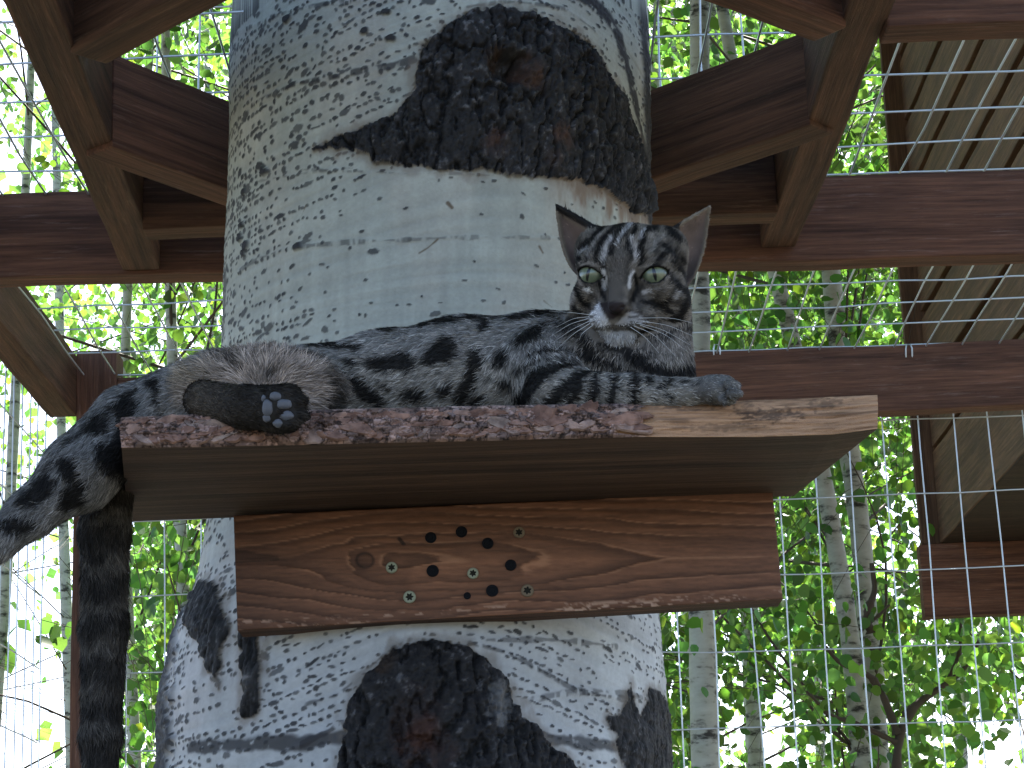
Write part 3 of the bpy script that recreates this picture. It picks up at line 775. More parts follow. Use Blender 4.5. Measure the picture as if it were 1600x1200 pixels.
# ------------------------------------------------------------------ roof frame of the cat run
YA = 2.64
ZJ = P(220, 424, YA - 0.02).z                              # underside of the joists
ZR = P(1285, 269, YA).z                                    # roof mesh level (top of the timbers)
HT = ZR - ZJ
YB = PZ(1200, 548, ZR).y                                   # front of the rear top plate
def run_wire(bag_parent, name, pts, rad, meshes=None):
    V, Fq = tube_np(pts, rad, 5)
    return mesh_np(name, V, Fq, M_WIRE, bag_parent, smooth=True)
def build_roof():
    root = empty('roof_frame', (0, YA, ZJ))
    tag(root, 'dark timber roof frame with wire mesh boxed round the aspen trunk', 'roof')
    def level_board(name, a, b, thick, mat, z0=ZJ, h=HT, side=1):
        """front lower edge runs a -> b (photo pixels on the underside plane); thickness goes away from the camera."""
        p0 = PZ(*a, z0); p1 = PZ(*b, z0)
        ax = (p1 - p0).normalized(); nrm = Vector((-ax.y, ax.x, 0)) * side
        off = nrm * thick / 2 + Vector((0, 0, h / 2))
        return board(name, p0 + off, p1 + off, nrm, thick, h, mat, root)
    # beam behind the trunk
    p0 = (P(-420, 320, YA) + P(-420, 440, YA)) / 2; p1 = (P(2100, 246, YA) + P(2100, 387, YA)) / 2
    zt = [P(0, 306, YA).z, P(0, 430, YA).z, P(1600, 262, YA).z, P(1600, 402, YA).z]
    zm = sum(zt) / 4; hh = (zt[0] - zt[1] + zt[2] - zt[3]) / 2
    xl = P(-420, 400, YA).x; xr = P(2200, 400, YA).x
    board('beam', (xl, YA + 0.021, (zt[0] + zt[1]) / 2 + (zt[0]+zt[1]-zt[2]-zt[3])/2*0.26), (xr, YA + 0.021, (zt[2] + zt[3]) / 2 - (zt[0]+zt[1]-zt[2]-zt[3])/2*0.37), (0, 1, 0), 0.042, hh, M_STAIN, root)
    # two joists running to the camera
    for (f0, f1, n0, n1) in (((193, 426), (251, 420), (5, 0), (88, 0)), ((1189, 390), (1246, 386), (1320, 0), (1410, 0))):
        zj = (P(*f0, YA - 0.004).z + P(*f1, YA - 0.004).z) / 2
        a = (PZ(*f0, zj) + PZ(*f1, zj)) / 2; a.y = YA - 0.003
        b = (PZ(*n0, zj) + PZ(*n1, zj)) / 2
        wd = (PZ(*f1, zj) - PZ(*f0, zj)).length * 0.96
        d = (b - a).normalized()
        end = a + d * 1.5
        up = Vector((0, 0, HT * 0.48))
        board('joist', a + up, end + up, (1, 0, 0), wd, HT * 0.96, M_ROUGH, root)
    # octagon of blocks round the trunk
    level_board('block', (175, 229), (470, 336), 0.042, M_STAIN)
    level_board('block', (880, 329), (1266, 195), 0.042, M_ROUGH)
    level_board('block', (222, 358), (1216, 334), 0.042, M_ROUGH, z0=ZJ - 0.004)
    level_board('block', (108, 84), (345, -44), 0.042, M_ROUGH, h=HT * 1.0)
    level_board('block', (1045, -60), (1322, 42), 0.042, M_STAIN)
    level_board('block', (1386, 40.5), (2000, 24), 0.042, M_STAIN)
    # wire mesh lying on top
    panel = root
    rr = np.random.default_rng(8)
    sp = 0.0565
    xs = np.arange(P(128, 560, YB).x, 1.75, sp)
    zt = ZR + 0.004
    for x in xs:
        ys = np.linspace(YB + 0.02, 1.35, 14)
        xj = rr.normal(0, 0.004); sag = rr.normal(0, 0.0015, 14); sag[0] = 0
        pts = np.stack([x + xj * np.sin((ys - 1.3) * 1.7) + rr.normal(0, 0.0008, 14), ys, zt + sag + 0.006 * np.sin((ys - YA) * 5.0) * (ys > YA)], -1)
        run_wire(panel, 'wire', pts, 0.0014)
    k = 0
    for y in np.arange(YB + 0.01, 1.4, -2 * sp):
        xx = np.linspace(xs[0], xs[-1], 30)
        pts = np.stack([xx, np.full(30, y) + rr.normal(0, 0.001, 30), zt + 0.0024 + rr.normal(0, 0.001, 30) + 0.004 * np.sin(xx * 4 + y * 9) + 0.006 * math.sin((y - YA) * 5.0) * (y > YA)], -1)
        run_wire(panel, 'wire', pts, 0.0014); k += 1
    # upright mesh collar standing on the rear block
    yc = PZ(700, 346, ZJ).y + 0.05
    x0, x1 = P(235, 60, yc).x, P(1215, 60, yc).x
    for x in np.arange(P(246, 80, yc).x, x1, 0.0508):
        zs = np.linspace(ZJ + HT * 0.5, ZR + 0.5, 8)
        run_wire(root, 'wire', np.stack([x + rr.normal(0, 0.001, 8), np.full(8, yc), zs], -1), 0.0013)
    for z in np.arange(ZR + 0.2, ZR + 0.5, 0.1016):
        run_wire(root, 'wire', [(x0, yc + 0.002, z), (x1, yc + 0.002, z)], 0.0013)
build_roof()

# ------------------------------------------------------------------ rear and side mesh walls
def build_fences():
    rr = np.random.default_rng(18)
    XP = P(119, 600, YB).x
    root = empty('rear_mesh_wall', (0.2, YB, 0))
    tag(root, 'tall wire mesh wall under a brown top rail behind the trunk and the shelf', 'fence')
    zt = P(1300, 540, YB).z; zb = P(1300, 643, YB).z
    board('rail', (P(183, 600, YB).x, YB + 0.019, (zt + zb) / 2 - 0.012), (2.2, YB + 0.019, (zt + zb) / 2 + 0.012), (0, 1, 0), 0.038, (zt - zb) * 1.0, M_STAIN, root)
    pw = P(182, 600, YB).x - XP
    board('post', (XP + pw / 2, YB + pw / 2 - 0.004, -0.1), (XP + pw / 2, YB + pw / 2 - 0.004, P(150, 548, YB).z), (1, 0, 0), pw, pw, M_STAIN, root)
    yw = YB + 0.045
    sp = 57 * mpp(P(1300, 900, yw))
    x0 = P(1275, 780, yw).x
    k0 = math.ceil((XP - x0) / sp)
    for k in range(k0, 40):
        x = x0 + k * sp
        if x > 2.2: break
        zs = np.linspace(0.05, zt, 16)
        b = rr.normal(0, 0.004)
        run_wire(root, 'wire', np.stack([x + b * np.sin(zs * 3) + rr.normal(0, 0.0008, 16), np.full(16, yw) + rr.normal(0, 0.001, 16), zs], -1), 0.00125)
    z1 = P(1300, 777, yw).z; dz = 118 * mpp(P(1300, 900, yw)) * 1.01
    z = z1 + dz
    while z > 0.05:
        xx = np.linspace(XP, 2.2, 36)
        run_wire(root, 'wire', np.stack([xx, np.full(36, yw - 0.0025), z + rr.normal(0, 0.0008, 36) + 0.002 * np.sin(xx * 5 + z * 7)], -1), 0.00125)
        z -= dz
    for x_ in (1120, 1420):
        p = P(x_, 549, YB)
        V, Fq = tube_np([(p.x - 0.005, YB + 0.003, p.z - 0.012), (p.x - 0.005, YB - 0.003, p.z + 0.004), (p.x - 0.003, YB - 0.002, p.z + 0.011), (p.x + 0.003, YB - 0.002, p.z + 0.011), (p.x + 0.005, YB - 0.003, p.z + 0.004), (p.x + 0.005, YB + 0.003, p.z - 0.012)], 0.0014, 5)
        mesh_np('staple', V, Fq, M_WIRE, root, smooth=True)
    # side wall on the left
    root = empty('side_mesh_wall', (XP, 2.4, 0))
    tag(root, 'sunlit wire mesh side wall under the sloping-looking rail at far left', 'fence')
    root['label'] = 'bright wire mesh side wall below the rail that recedes to the corner post'
    zt2, zb2 = P(119, 556, YB).z, P(112, 647, YB).z
    tw = 0.046
    board('rail', (XP - tw / 2, YB + 0.02, (zt2 + zb2) / 2), (XP - tw / 2, 1.2, (zt2 + zb2) / 2), (1, 0, 0), tw, zt2 - zb2, M_ROUGH, root)
    xw = XP - tw - 0.002
    for y in np.arange(YB, 1.3, -0.0565):
        zs = np.linspace(0.05, zt2, 12)
        run_wire(root, 'wire', np.stack([np.full(12, xw) + rr.normal(0, 0.001, 12), y + 0.004 * np.sin(zs * 2 + y), zs], -1), 0.00125)
    z = zb2 - 0.06
    while z > 0.05:
        ys = np.linspace(YB, 1.3, 24)
        run_wire(root, 'wire', np.stack([np.full(24, xw - 0.0025), ys, z + rr.normal(0, 0.001, 24)], -1), 0.00125)
        z -= 0.115
build_fences()

# ------------------------------------------------------------------ raised wooden hutch beyond the mesh, right
def build_hutch():
    YF = 5.2
    corner = P(1456, 700, YF)
    X = corner.x; z0 = P(1484, 850, YF).z
    root = empty('raised_hutch', (X + 0.6, YF - 0.5, 0))
    tag(root, 'raised weathered board hutch on a brown beam beyond the mesh', 'hutch')
    near = YB + 0.28
    js = [P(1456, y, YF).z for y in (850, 705, 607, 492, 398, 296, 192, 90, -15, -120)]
    for a, b in zip(js[:-1], js[1:]):
        gap = 0.021 if a != js[0] else 0.003
        board('siding_board', (X + 0.011, near, (a + b) / 2), (X + 0.011, YF, (a + b) / 2), (1, 0, 0), 0.022, (b - a) - gap, M_GREY, root)
    zt = js[-1]
    board('backing', (X + 0.040, near, (z0 + zt) / 2), (X + 0.040, YF - 0.002, (z0 + zt) / 2), (1, 0, 0), 0.030, zt - z0 - 0.01, M_RUST, root)
    board('corner_board', (X - 0.012, YF + 0.013, z0 + 0.002), (X - 0.012, YF + 0.013, zt), (1, 0, 0), 0.062, 0.022, M_GREY, root)
    # floor, far wall and the carrying beam
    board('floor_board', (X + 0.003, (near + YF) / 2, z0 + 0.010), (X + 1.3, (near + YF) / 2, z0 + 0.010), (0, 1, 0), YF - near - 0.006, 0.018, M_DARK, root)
    board('end_wall', (X + 0.06, YF + 0.014, (z0 + zt) / 2), (X + 1.3, YF + 0.014, (z0 + zt) / 2), (0, 1, 0), 0.022, zt - z0, M_GREY, root)
    zb = P(1440, 965, YF).z; zt2 = z0 + 0.001
    xb = P(1438, 900, YF).x
    board('support_beam', (xb, YF + 0.004, (zb + zt2) / 2 - 0.002), (X + 1.4, YF + 0.004, (zb + zt2) / 2 - 0.002), (0, 1, 0), 0.042, zt2 - zb, M_STAIN, root)
    for x in (X + 1.15,):
        for y in (YF + 0.02, near + 0.06):
            board('post', (x, y, -0.1), (x, y, zb - 0.003), (1, 0, 0), 0.089, 0.089, M_STAIN, root)
    board('support_beam', (X + 0.4, near + 0.06, (zb + zt2) / 2 - 0.002), (X + 1.4, near + 0.06, (zb + zt2) / 2 - 0.002), (0, 1, 0), 0.042, zt2 - zb, M_STAIN, root)
build_hutch()
# ------------------------------------------------------------------ aspen leaves
def leaf_mat(name, col, trans, k=0.5):
    m = bpy.data.materials.new(name); m.use_nodes = True; t = m.node_tree; L = t.links.new
    b = t.nodes['Principled BSDF']; out = t.nodes['Material Output']
    a = N(t, 'ShaderNodeVertexColor', layer_name='Col')
    c1 = N(t, 'ShaderNodeMix', data_type='RGBA', blend_type='MULTIPLY'); c1.inputs[0].default_value = 1; c1.inputs[6].default_value = (*col, 1)
    c2 = N(t, 'ShaderNodeMix', data_type='RGBA', blend_type='MULTIPLY'); c2.inputs[0].default_value = 1; c2.inputs[6].default_value = (*trans, 1)
    L(a.outputs['Color'], c1.inputs[7]); L(a.outputs['Color'], c2.inputs[7])
    L(c1.outputs[2], b.inputs['Base Color']); b.inputs['Roughness'].default_value = 0.42; b.inputs['Specular IOR Level'].default_value = 0.45
    tr = N(t, 'ShaderNodeBsdfTranslucent'); L(c2.outputs[2], tr.inputs['Color'])
    mx = N(t, 'ShaderNodeMixShader'); mx.inputs[0].default_value = k
    L(b.outputs[0], mx.inputs[1]); L(tr.outputs[0], mx.inputs[2]); L(mx.outputs[0], out.inputs['Surface'])
    return m
M_LEAF = leaf_mat('aspen_leaf', (0.050, 0.132, 0.040), (0.170, 0.38, 0.052), 0.55)
M_TWIG = simple_mat('twig_bark', (0.06, 0.045, 0.032), 0.8)
# heart-round blade, creased along the midrib, with a pointed tip and a stalk stub
_LV = np.array([(0, -0.50, 0), (0.30, -0.46, 0.07), (0.50, -0.15, 0.11), (0.42, 0.20, 0.08), (0.16, 0.45, 0.02), (0, 0.62, -0.03),
                (-0.16, 0.45, 0.02), (-0.42, 0.20, 0.08), (-0.50, -0.15, 0.11), (-0.30, -0.46, 0.07), (0, 0.0, -0.02)], np.float32)
_LF = np.array([(10, 0, 1), (10, 1, 2), (10, 2, 3), (10, 3, 4), (10, 4, 5), (10, 5, 6), (10, 6, 7), (10, 7, 8), (10, 8, 9), (10, 9, 0)])
def rand_rot(n, rng, up=0.0):
    nrm = rng.normal(size=(n, 3)); nrm[:, 2] = np.abs(nrm[:, 2]) * (0.6 + up) + up * 0.4
    nrm /= np.linalg.norm(nrm, axis=1)[:, None]
    t = rng.normal(size=(n, 3)); t[:, 2] -= 1.1                        # tips hang
    t -= nrm * (t * nrm).sum(1)[:, None]; t /= np.linalg.norm(t, axis=1)[:, None]
    s = np.cross(t, nrm)
    return np.stack([s, t, nrm], -1)
_QV = np.array([(0, -0.5, 0), (0.48, -0.05, 0.08), (0, 0.6, 0), (-0.48, -0.05, 0.08)], np.float32); _QF = np.array([(0, 1, 2), (0, 2, 3)])
_MV = _LV[[0, 1, 2, 3, 5, 7, 8, 9]].copy(); _MV[:, 2] *= 0.8
_MF = np.array([(0, 1, 2), (0, 2, 3), (0, 3, 4), (0, 4, 5), (0, 5, 6), (0, 6, 7)])
def leaves_np(pos, size, rng, up=0.0, simple=False):
    n = len(pos); _LV, _LF = (_QV, _QF) if simple else (_MV, _MF)
    Rm = rand_rot(n, rng, up)
    sh = _LV[None] * np.array([1, 1, 1])[None, None] * rng.uniform(0.85, 1.15, (n, 1, 3))
    sh[:, :, 2] *= rng.uniform(-1.2, 1.6, (n, 1))
    V = np.einsum('nij,nkj->nki', Rm, sh) * np.asarray(size)[:, None, None] + pos[:, None]
    Fq = (_LF[None] + (np.arange(n) * len(_LV))[:, None, None]).reshape(-1, 3)
    return V.reshape(-1, 3), Fq
def leaf_cols(n, rng, lo=0.6, hi=1.35, yellow=0.04, nv=8):
    c = rng.uniform(lo, hi, (n, 1)) * np.ones((1, 3))
    c[:, 0] *= rng.uniform(0.8, 1.25, n); c[:, 2] *= rng.uniform(0.6, 1.4, n)
    y = rng.random(n) < yellow
    c[y] *= np.array([1.7, 1.25, 0.8])
    return np.repeat(c, nv, 0)
def density(px, py, far):
    """how leafy the wood is in each direction seen from the path: gaps where the open meadow and the sky show."""
    n = fbm(px / 150 + 31, py / 150 + 7, 2.0 + far, 4, 0.55)
    d = 0.70 + 1.3 * (n - 0.5)
    def hole(x, y, a, b, k):
        return k * np.exp(-(((px - x) / a) ** 2 + ((py - y) / b) ** 2))
    if far < 1:
        d -= hole(30, 700, 170, 500, 0.75) + hole(40, 1080, 130, 190, 0.9) + hole(20, 120, 120, 170, 0.55)
        d -= hole(230, 480, 110, 60, 0.30) + hole(1600, 1190, 130, 70, 0.9) + hole(1360, 800, 45, 90, 0.35)
        d -= hole(1180, 1150, 120, 70, 0.35) + hole(1420, 800, 60, 70, 0.3) + hole(1080, 1010, 25, 90, 0.2)
        d -= hole(1440, 1120, 200, 90, 0.30) + hole(1140, 1140, 90, 80, 0.2)
        d += hole(250, 850, 60, 250, 0.35) + hole(1160, 60, 150, 130, 0.25) + hole(1350, 200, 120, 120, 0.2) + hole(1200, 480, 200, 60, 0.3) + hole(300, 500, 60, 40, .3)
        d += hole(1250, 950, 120, 200, 0.15)
    else:
        d -= hole(1460, 1120, 220, 110, 0.50) + hole(1150, 1120, 110, 100, 0.35) + hole(1400, 800, 60, 120, 0.3)
        d -= hole(-20, 800, 200, 700, 0.30) + hole(200, 480, 180, 90, 0.15)
        d -= hole(40, 1130, 130, 130, 0.55) + hole(1600, 1190, 110, 60, 0.9) + hole(1360, 790, 40, 90, 0.2) + hole(60, 120, 90, 100, 0.15)
    return d

def bark_tree_mat():
    m, t, b = new_mat('young_aspen_bark'); L = t.links.new
    tc = N(t, 'ShaderNodeTexCoord'); mp = N(t, 'ShaderNodeMapping'); mp.inputs['Scale'].default_value = (9, 9, 22)
    no = N(t, 'ShaderNodeTexNoise'); no.inputs['Scale'].default_value = 1.6; no.inputs['Detail'].default_value = 6; no.inputs['Roughness'].default_value = 0.62
    r = N(t, 'ShaderNodeValToRGB'); e = r.color_ramp.elements
    e[0].position = 0.36; e[0].color = (0.035, 0.034, 0.03, 1); e[1].position = 0.47; e[1].color = (0.36, 0.37, 0.33, 1)
    x = e.new(0.8); x.color = (0.50, 0.52, 0.48, 1)
    L(tc.outputs['Object'], mp.inputs['Vector']); L(mp.outputs[0], no.inputs['Vector']); L(no.outputs['Fac'], r.inputs[0]); L(r.outputs[0], b.inputs['Base Color'])
    b.inputs['Roughness'].default_value = 0.75
    return m
M_YBARK = bark_tree_mat()

def aspen(label, pix, Y, wpx, nclus, far, seed, spread, group='young aspens growing beyond the mesh', singles=0, lsize=0.031, back=0.0, hi=7.5, extra=None, yr=0.9, dark=1.0, scale=(45, 105)):
    """a slender aspen: trunk through the measured points, limbs, leaf clusters on twigs."""
    rng = np.random.default_rng(seed)
    pts = [np.array(P(x, y, Y)) for x, y in pix]
    lowd = (pts[0] - pts[1]); lowd /= abs(lowd[2]) + 1e-6
    g = pts[0] + lowd * max(pts[0][2], 0) * 1.0; g = np.array([pts[0][0] * 0.7 + g[0] * 0.3, Y, -0.05])
    upd = (pts[-1] - pts[-2]); upd /= abs(upd[2]) + 1e-6
    top = pts[-1] + upd * np.array([0.6, 0.6, 1]) * max(0.5, hi - pts[-1][2])
    line = smooth_line([g] + pts + [top], 34)
    rad = wpx * mpp(pts[0]) / 2 * np.interp(line[:, 2], [0, pts[0][2], hi], [1.3, 1.0, 0.28]) * (1 + 0.06 * rng.normal(size=34))
    root = empty('aspen_sapling', tuple(g)); tag(root, label, 'tree', group)
    bag = Bag()
    V, Fq = tube_np(line, rad, 10); bag.add(V, Fq)
    tw = Bag()
    LP, LS = [], []
    zlo, zhi = 1.5 + Y * 0.05, min(hi + 0.5, 1.5 + Y * 0.52)
    tries = 0; made = 0
    while made < nclus and tries < nclus * 14:
        tries += 1
        zc = rng.uniform(zlo, zhi); xi = np.interp(zc, line[:, 2], line[:, 0])
        c = np.array([xi + rng.normal(0, spread), Y + back + rng.normal(0, yr), zc])
        px, py = proj(c[None]); inside = -60 < px[0] < 1660 and -60 < py[0] < 1260
        if inside and float(density(px, py, far)[0]) < rng.uniform(0.25, 0.95): continue
        if not inside and rng.random() < 0.5: continue
        made += 1
        # limb from the trunk
        zb = max(0.6, zc - rng.uniform(0.2, 0.9)); b0 = np.array([np.interp(zb, line[:, 2], line[:, 0]), np.interp(zb, line[:, 2], line[:, 1]), zb])
        mid = (b0 + c) / 2 + rng.normal(0, 0.06, 3) + np.array([0, 0, 0.05])
        br = smooth_line([b0, mid, c], 7); V, Fq = tube_np(br, np.linspace(0.0050, 0.0015, 7), 4)
        if made % 3 == 0 and ((not inside and rng.random() < 0.3) or (inside and float(density(px, py, 0)[0]) > 0.5)): tw.add(V, Fq)
        n = int(rng.integers(*scale)); rr_ = rng.uniform(0.13, 0.29)
        p = c + rng.normal(0, 1, (n, 3)) * np.array([rr_, rr_, rr_ * 0.75])
        LP.append(p); LS.append(rng.uniform(0.72, 1.2, n) * lsize)
        for k in range(min(3, n)):
            br = smooth_line([mid, c * 0.5 + p[k] * 0.5, p[k]], 4); V, Fq = tube_np(br, 0.0009, 3); tw.add(V, Fq)
    if extra:
        for ex_, ey_, es_ in extra: LP.append(np.array(P(ex_, ey_, Y))[None]); LS.append(np.array([es_]))
    LP = np.concatenate(LP); LS = np.concatenate(LS)
    LP[:, 1] = np.maximum(LP[:, 1], 4.9 + 0.3 * rng.random(len(LP)))
    kp = ~((LP[:, 0] > 0.74) & (LP[:, 1] < 5.6)); LP, LS = LP[kp], LS[kp]
    px, py = proj(LP)
    ok = density(px, py, far) > rng.uniform(0.02, 0.62, len(LP))
    if extra: ok[-len(extra):] = True
    ok |= (px < -60) | (px > 1660) | (py < -60) | (py > 1260)
    LP, LS, px, py = LP[ok], LS[ok], px[ok], py[ok]
    mesh_np('trunk', np.concatenate(bag.V), [np.concatenate(f) for f in bag.F.values()], M_YBARK, root, smooth=True)
    tw.build('branches', M_TWIG, root, True).__setitem__('kind', 'stuff')
    sel = np.zeros(len(LP), bool)
    if singles:
        vis = np.where((px > 0) & (px < 1600) & (py > 0) & (py < 1200))[0]
        dep = np.argsort(LP[vis, 1])[:singles]; sel[vis[dep]] = True
    p, s = LP[~sel], LS[~sel]
    V, Fq = leaves_np(p, s, rng)
    mesh_np('crown', V, Fq, M_LEAF, root, leaf_cols(len(p), rng) * (dark * (0.68 if far < 0.5 else 1.05)), smooth=False)['kind'] = 'stuff'  # near crowns tinted darker to stand in for shade, far ones slightly brighter
    if singles:
        shapes = []
        for k in range(8):
            V, Fq = leaves_np(np.zeros((1, 3)), np.ones(1), rng)
            me = bpy.data.meshes.new('leaf'); me.from_pydata([tuple(v) for v in _LV * np.array([1, 1, rng.uniform(-1, 1.6)])], [], [tuple(f) for f in _LF.tolist()])
            a = me.color_attributes.new('Col', 'FLOAT_COLOR', 'POINT'); cc = np.ones((len(_LV), 4), np.float32); cc[:, :3] = leaf_cols(1, rng, nv=11) * dark * 0.75  # shade put into the tint of the near single leaves too
            a.data.foreach_set('color', cc.ravel()); me.materials.append(M_LEAF); shapes.append(me)
        Rm = rand_rot(int(sel.sum()), rng)
        for k, i in enumerate(np.where(sel)[0]):
            o = bpy.data.objects.new('leaf', shapes[k % 8]); link(o, root)
            M4 = Matrix(Rm[k].tolist()).to_4x4() @ Matrix.Diagonal((LS[i],) * 3 + (1,)); M4.translation = Vector(LP[i])
            o.matrix_basis = M4; o.matrix_parent_inverse = root.matrix_world.inverted()
    return root

G2 = 'tall aspens further back in the wood'
aspen('slim pale aspen trunk with a dark ring just right of the thick trunk', [(1104, 1260), (1098, 1050), (1093, 800), (1090, 520), (1096, 250)], 5.2, 46, 70, 0, 1, 0.55, singles=120, back=1.5, yr=0.5)
aspen('leaning pale aspen stem crossing behind the right end of the shelf', [(1345, 1180), (1330, 1000), (1305, 850), (1285, 740), (1240, 540), (1212, 430), (1150, 160)], 5.8, 32, 80, 0, 2, 0.5, singles=140, back=0.5, yr=0.6)
aspen('straight pale aspen stem between the shelf end and the hutch', [(1372, 1180), (1358, 1000), (1345, 830), (1326, 700), (1300, 450)], 5.9, 36, 70, 0, 3, 0.45, singles=60, back=0.6, yr=0.6)
aspen('white aspen stem showing high up against the thick trunk', [(1000, 1150), (1008, 600), (1026, 60), (1030, -40)], 8.0, 28, 60, 0.3, 4, 0.8)
aspen('thin white aspen behind the wire collar at the top', [(1180, 1200), (1160, 600), (1114, 60), (1108, -60)], 7.6, 26, 70, 0.3, 5, 0.7)
aspen('leafy aspen left of the thick trunk behind the hanging tail', [(300, 1250), (285, 900), (270, 600), (262, 300)], 5.6, 22, 75, 0, 6, 0.42, singles=140)
aspen('leafy aspen seen under the left joist', [(215, 1250), (190, 800), (200, 400), (240, 40)], 7.0, 22, 60, 0.2, 7, 0.5)
aspen('bright aspen beyond the side mesh at far left', [(-20, 1250), (10, 900), (30, 500), (45, 200)], 8.5, 22, 55, 0.4, 8, 0.75, extra=[(3, 1000, .09), (10, 1028, .1), (2, 1040, .09), (14, 1012, .07), (72, 978, .07), (86, 990, .08), (70, 1004, .08), (94, 1006, .06), (108, 984, .06), (20, 985, .06)])
aspen('aspen behind the raised hutch', [(1640, 1250), (1600, 800), (1560, 300), (1540, 0)], 7.4, 28, 90, 0, 9, 0.75)
for k, (x, Yd, w_, lab) in enumerate([(90, 12.5, 20, 'distant sunlit aspen behind the corner post'), (330, 13.5, 18, 'distant aspen half hidden by the left side of the trunk'), (1060, 12.0, 18, 'distant aspen between the trunk and the shelf bracket'),
                                      (1260, 13.5, 18, 'distant aspen under the lower right of the shelf'), (1480, 12.5, 20, 'distant aspen below the hutch beam'), (1150, 11.0, 16, 'distant aspen above the cat\'s head'), (-60, 14.0, 20, 'distant sunlit aspen at the open left edge')]):
    aspen(lab, [(x + 25, 1260), (x + 8, 800), (x, 300), (x - 10, -40)], Yd, w_, 120, 1, 40 + k, 1.05, group=G2, lsize=0.046, hi=11, scale=(28, 66), yr=1.2)

# bare dark limb low on the right
def dark_limb():
    root = empty('forked_shrub', (P(1400, 1260, 5.6).x, 5.6, 0)); tag(root, 'dark forked shrub limb rising at lower right among sunlit leaves', 'shrub')
    b = Bag()
    base = np.array([P(1400, 1260, 5.6).x, 5.6, -0.05])
    for pts, r0, r1 in [([(1398, 1260), (1400, 1200), (1403, 1147), (1420, 1107), (1452, 1086), (1480, 1067), (1512, 1048), (1530, 1000)], 0.017, 0.005),
                        ([(1402, 1147), (1385, 1100), (1373, 1070), (1353, 1050), (1313, 1040), (1290, 1010)], 0.012, 0.004), ([(1480, 1067), (1500, 1020), (1502, 960)], 0.007, 0.003),
                        ([(1400, 1160), (1340, 1130), (1300, 1120), (1260, 1080)], 0.008, 0.003), ([(1360, 990), (1352, 960), (1368, 925), (1362, 880)], 0.012, 0.006), ([(1345, 985), (1375, 960), (1390, 945)], 0.006, 0.003)]:
        q = [np.array(P(x, y, 5.6 + 0.0006 * (x - 1400))) for x, y in pts]
        if pts[0] == (1398, 1260): q = [base] + q
        q = smooth_line(q, 20); V, Fq = tube_np(q, np.linspace(r0, r1, 20) * (1 + 0.12 * np.random.default_rng(3).normal(size=20)), 7); b.add(V, Fq)
    b.build('limb', M_TWIG, root, True)
    rng = np.random.default_rng(77)
    p = []
    for (x, y, n) in [(1530, 1040, 110), (1300, 1020, 70), (1500, 950, 40), (1260, 1080, 40), (1580, 1000, 110), (1450, 1150, 60), (1560, 1080, 70)]:
        p.append(np.array(P(x, y, 5.6)) + rng.normal(0, 1, (n, 3)) * np.array([0.11, 0.2, 0.09]))
    p = np.concatenate(p); V, Fq = leaves_np(p, rng.uniform(0.024, 0.037, len(p)), rng)
    mesh_np('foliage', V, Fq, M_LEAF, root, leaf_cols(len(p), rng))['kind'] = 'stuff'
dark_limb()

# the far wood as one mass
def far_wood():
    rng = np.random.default_rng(90)
    n = 9000
    th = rng.uniform(-0.55, 0.55, n); d = rng.uniform(20, 34, n)
    z = rng.uniform(0.5, 13, n) * np.where(rng.random(n) < 0.8, 1, 0.6)
    p = np.stack([np.sin(th) * d, np.cos(th) * d, z], -1)
    px, py = proj(p)
    keep = density(px * 1.0, py, 2.0) > rng.uniform(0.35, 1.0, n)
    p = p[keep]
    q = np.repeat(p, 11, 0) + rng.normal(0, 0.42, (len(p) * 11, 3))
    V, Fq = leaves_np(q, rng.uniform(0.08, 0.17, len(q)), rng, 0.0, True)
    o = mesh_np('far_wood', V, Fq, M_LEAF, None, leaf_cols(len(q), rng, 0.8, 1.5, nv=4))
    tag(o, 'far sunlit wood seen through the gaps between the aspens', 'wood', kind='stuff')
far_wood()

# the big aspen's crown, out of view, massed to block the sun from the run
def crown():
    rng = np.random.default_rng(15)
    n = 1500
    LP = []
    tw = Bag()
    for k in range(700):
        y = rng.uniform(0.9, 7.4); x = rng.uniform(-3.4, 3.2)
        z = max(4.1, 1.5 + (y + 0.8) * 0.50 + 0.35) + rng.uniform(0.0, 3.0)
        c = np.array([x, y, z])
        LP.append(c + rng.normal(0, 0.30, (60, 3)))
        if k % 3 == 0:
            zb = max(3.3, z - 0.9); b0 = np.array([float(t_c(zb)), TY, zb])
            br = smooth_line([b0, (b0 + c) / 2 + [0, 0, 0.25], c], 8); V, Fq = tube_np(br, np.linspace(0.03, 0.006, 8), 5); tw.add(V, Fq)
    for k in range(330):  # extra unseen clusters added along the sun line to close gaps in the shade
        c = np.array([rng.uniform(-1.1, 1.4), rng.uniform(1.2, 4.0), 2.4]) + np.array(SUND) * rng.uniform(3.6, 6.5)
        LP.append(c + rng.normal(0, 0.27, (60, 3)))
    LP = np.concatenate(LP)
    lim = 1.5 + LP[:, 1] * 0.475 + 0.12
    LP = LP[LP[:, 2] > lim]
    V, Fq = leaves_np(LP, rng.uniform(0.065, 0.10, len(LP)), rng, 0.3, True)
    mesh_np('crown', V, Fq, M_LEAF, ASPEN, leaf_cols(len(LP), rng, nv=4))['kind'] = 'stuff'
    tw.build('limbs', M_YBARK, ASPEN, True)['kind'] = 'stuff'
crown()
# ------------------------------------------------------------------ the cat
EX, EU, EZ = np.array(RT), np.array(UP), -np.array(FW)
def K(px, py, Y): return np.array(P(px, py, Y))
def rpx(p): return mpp(p)
PSI = R(14)
HX = EX * math.cos(PSI) + EZ * math.sin(PSI); HZ = EZ * math.cos(PSI) - EX * math.sin(PSI); HY = EU
HC = K(985, 440, 1.757); HS = mpp(HC)
def HL(x, y, z): return HC + HS * (x * HX + y * HY + z * HZ)
HM = np.stack([HX, HY, HZ])                                # world -> head rows

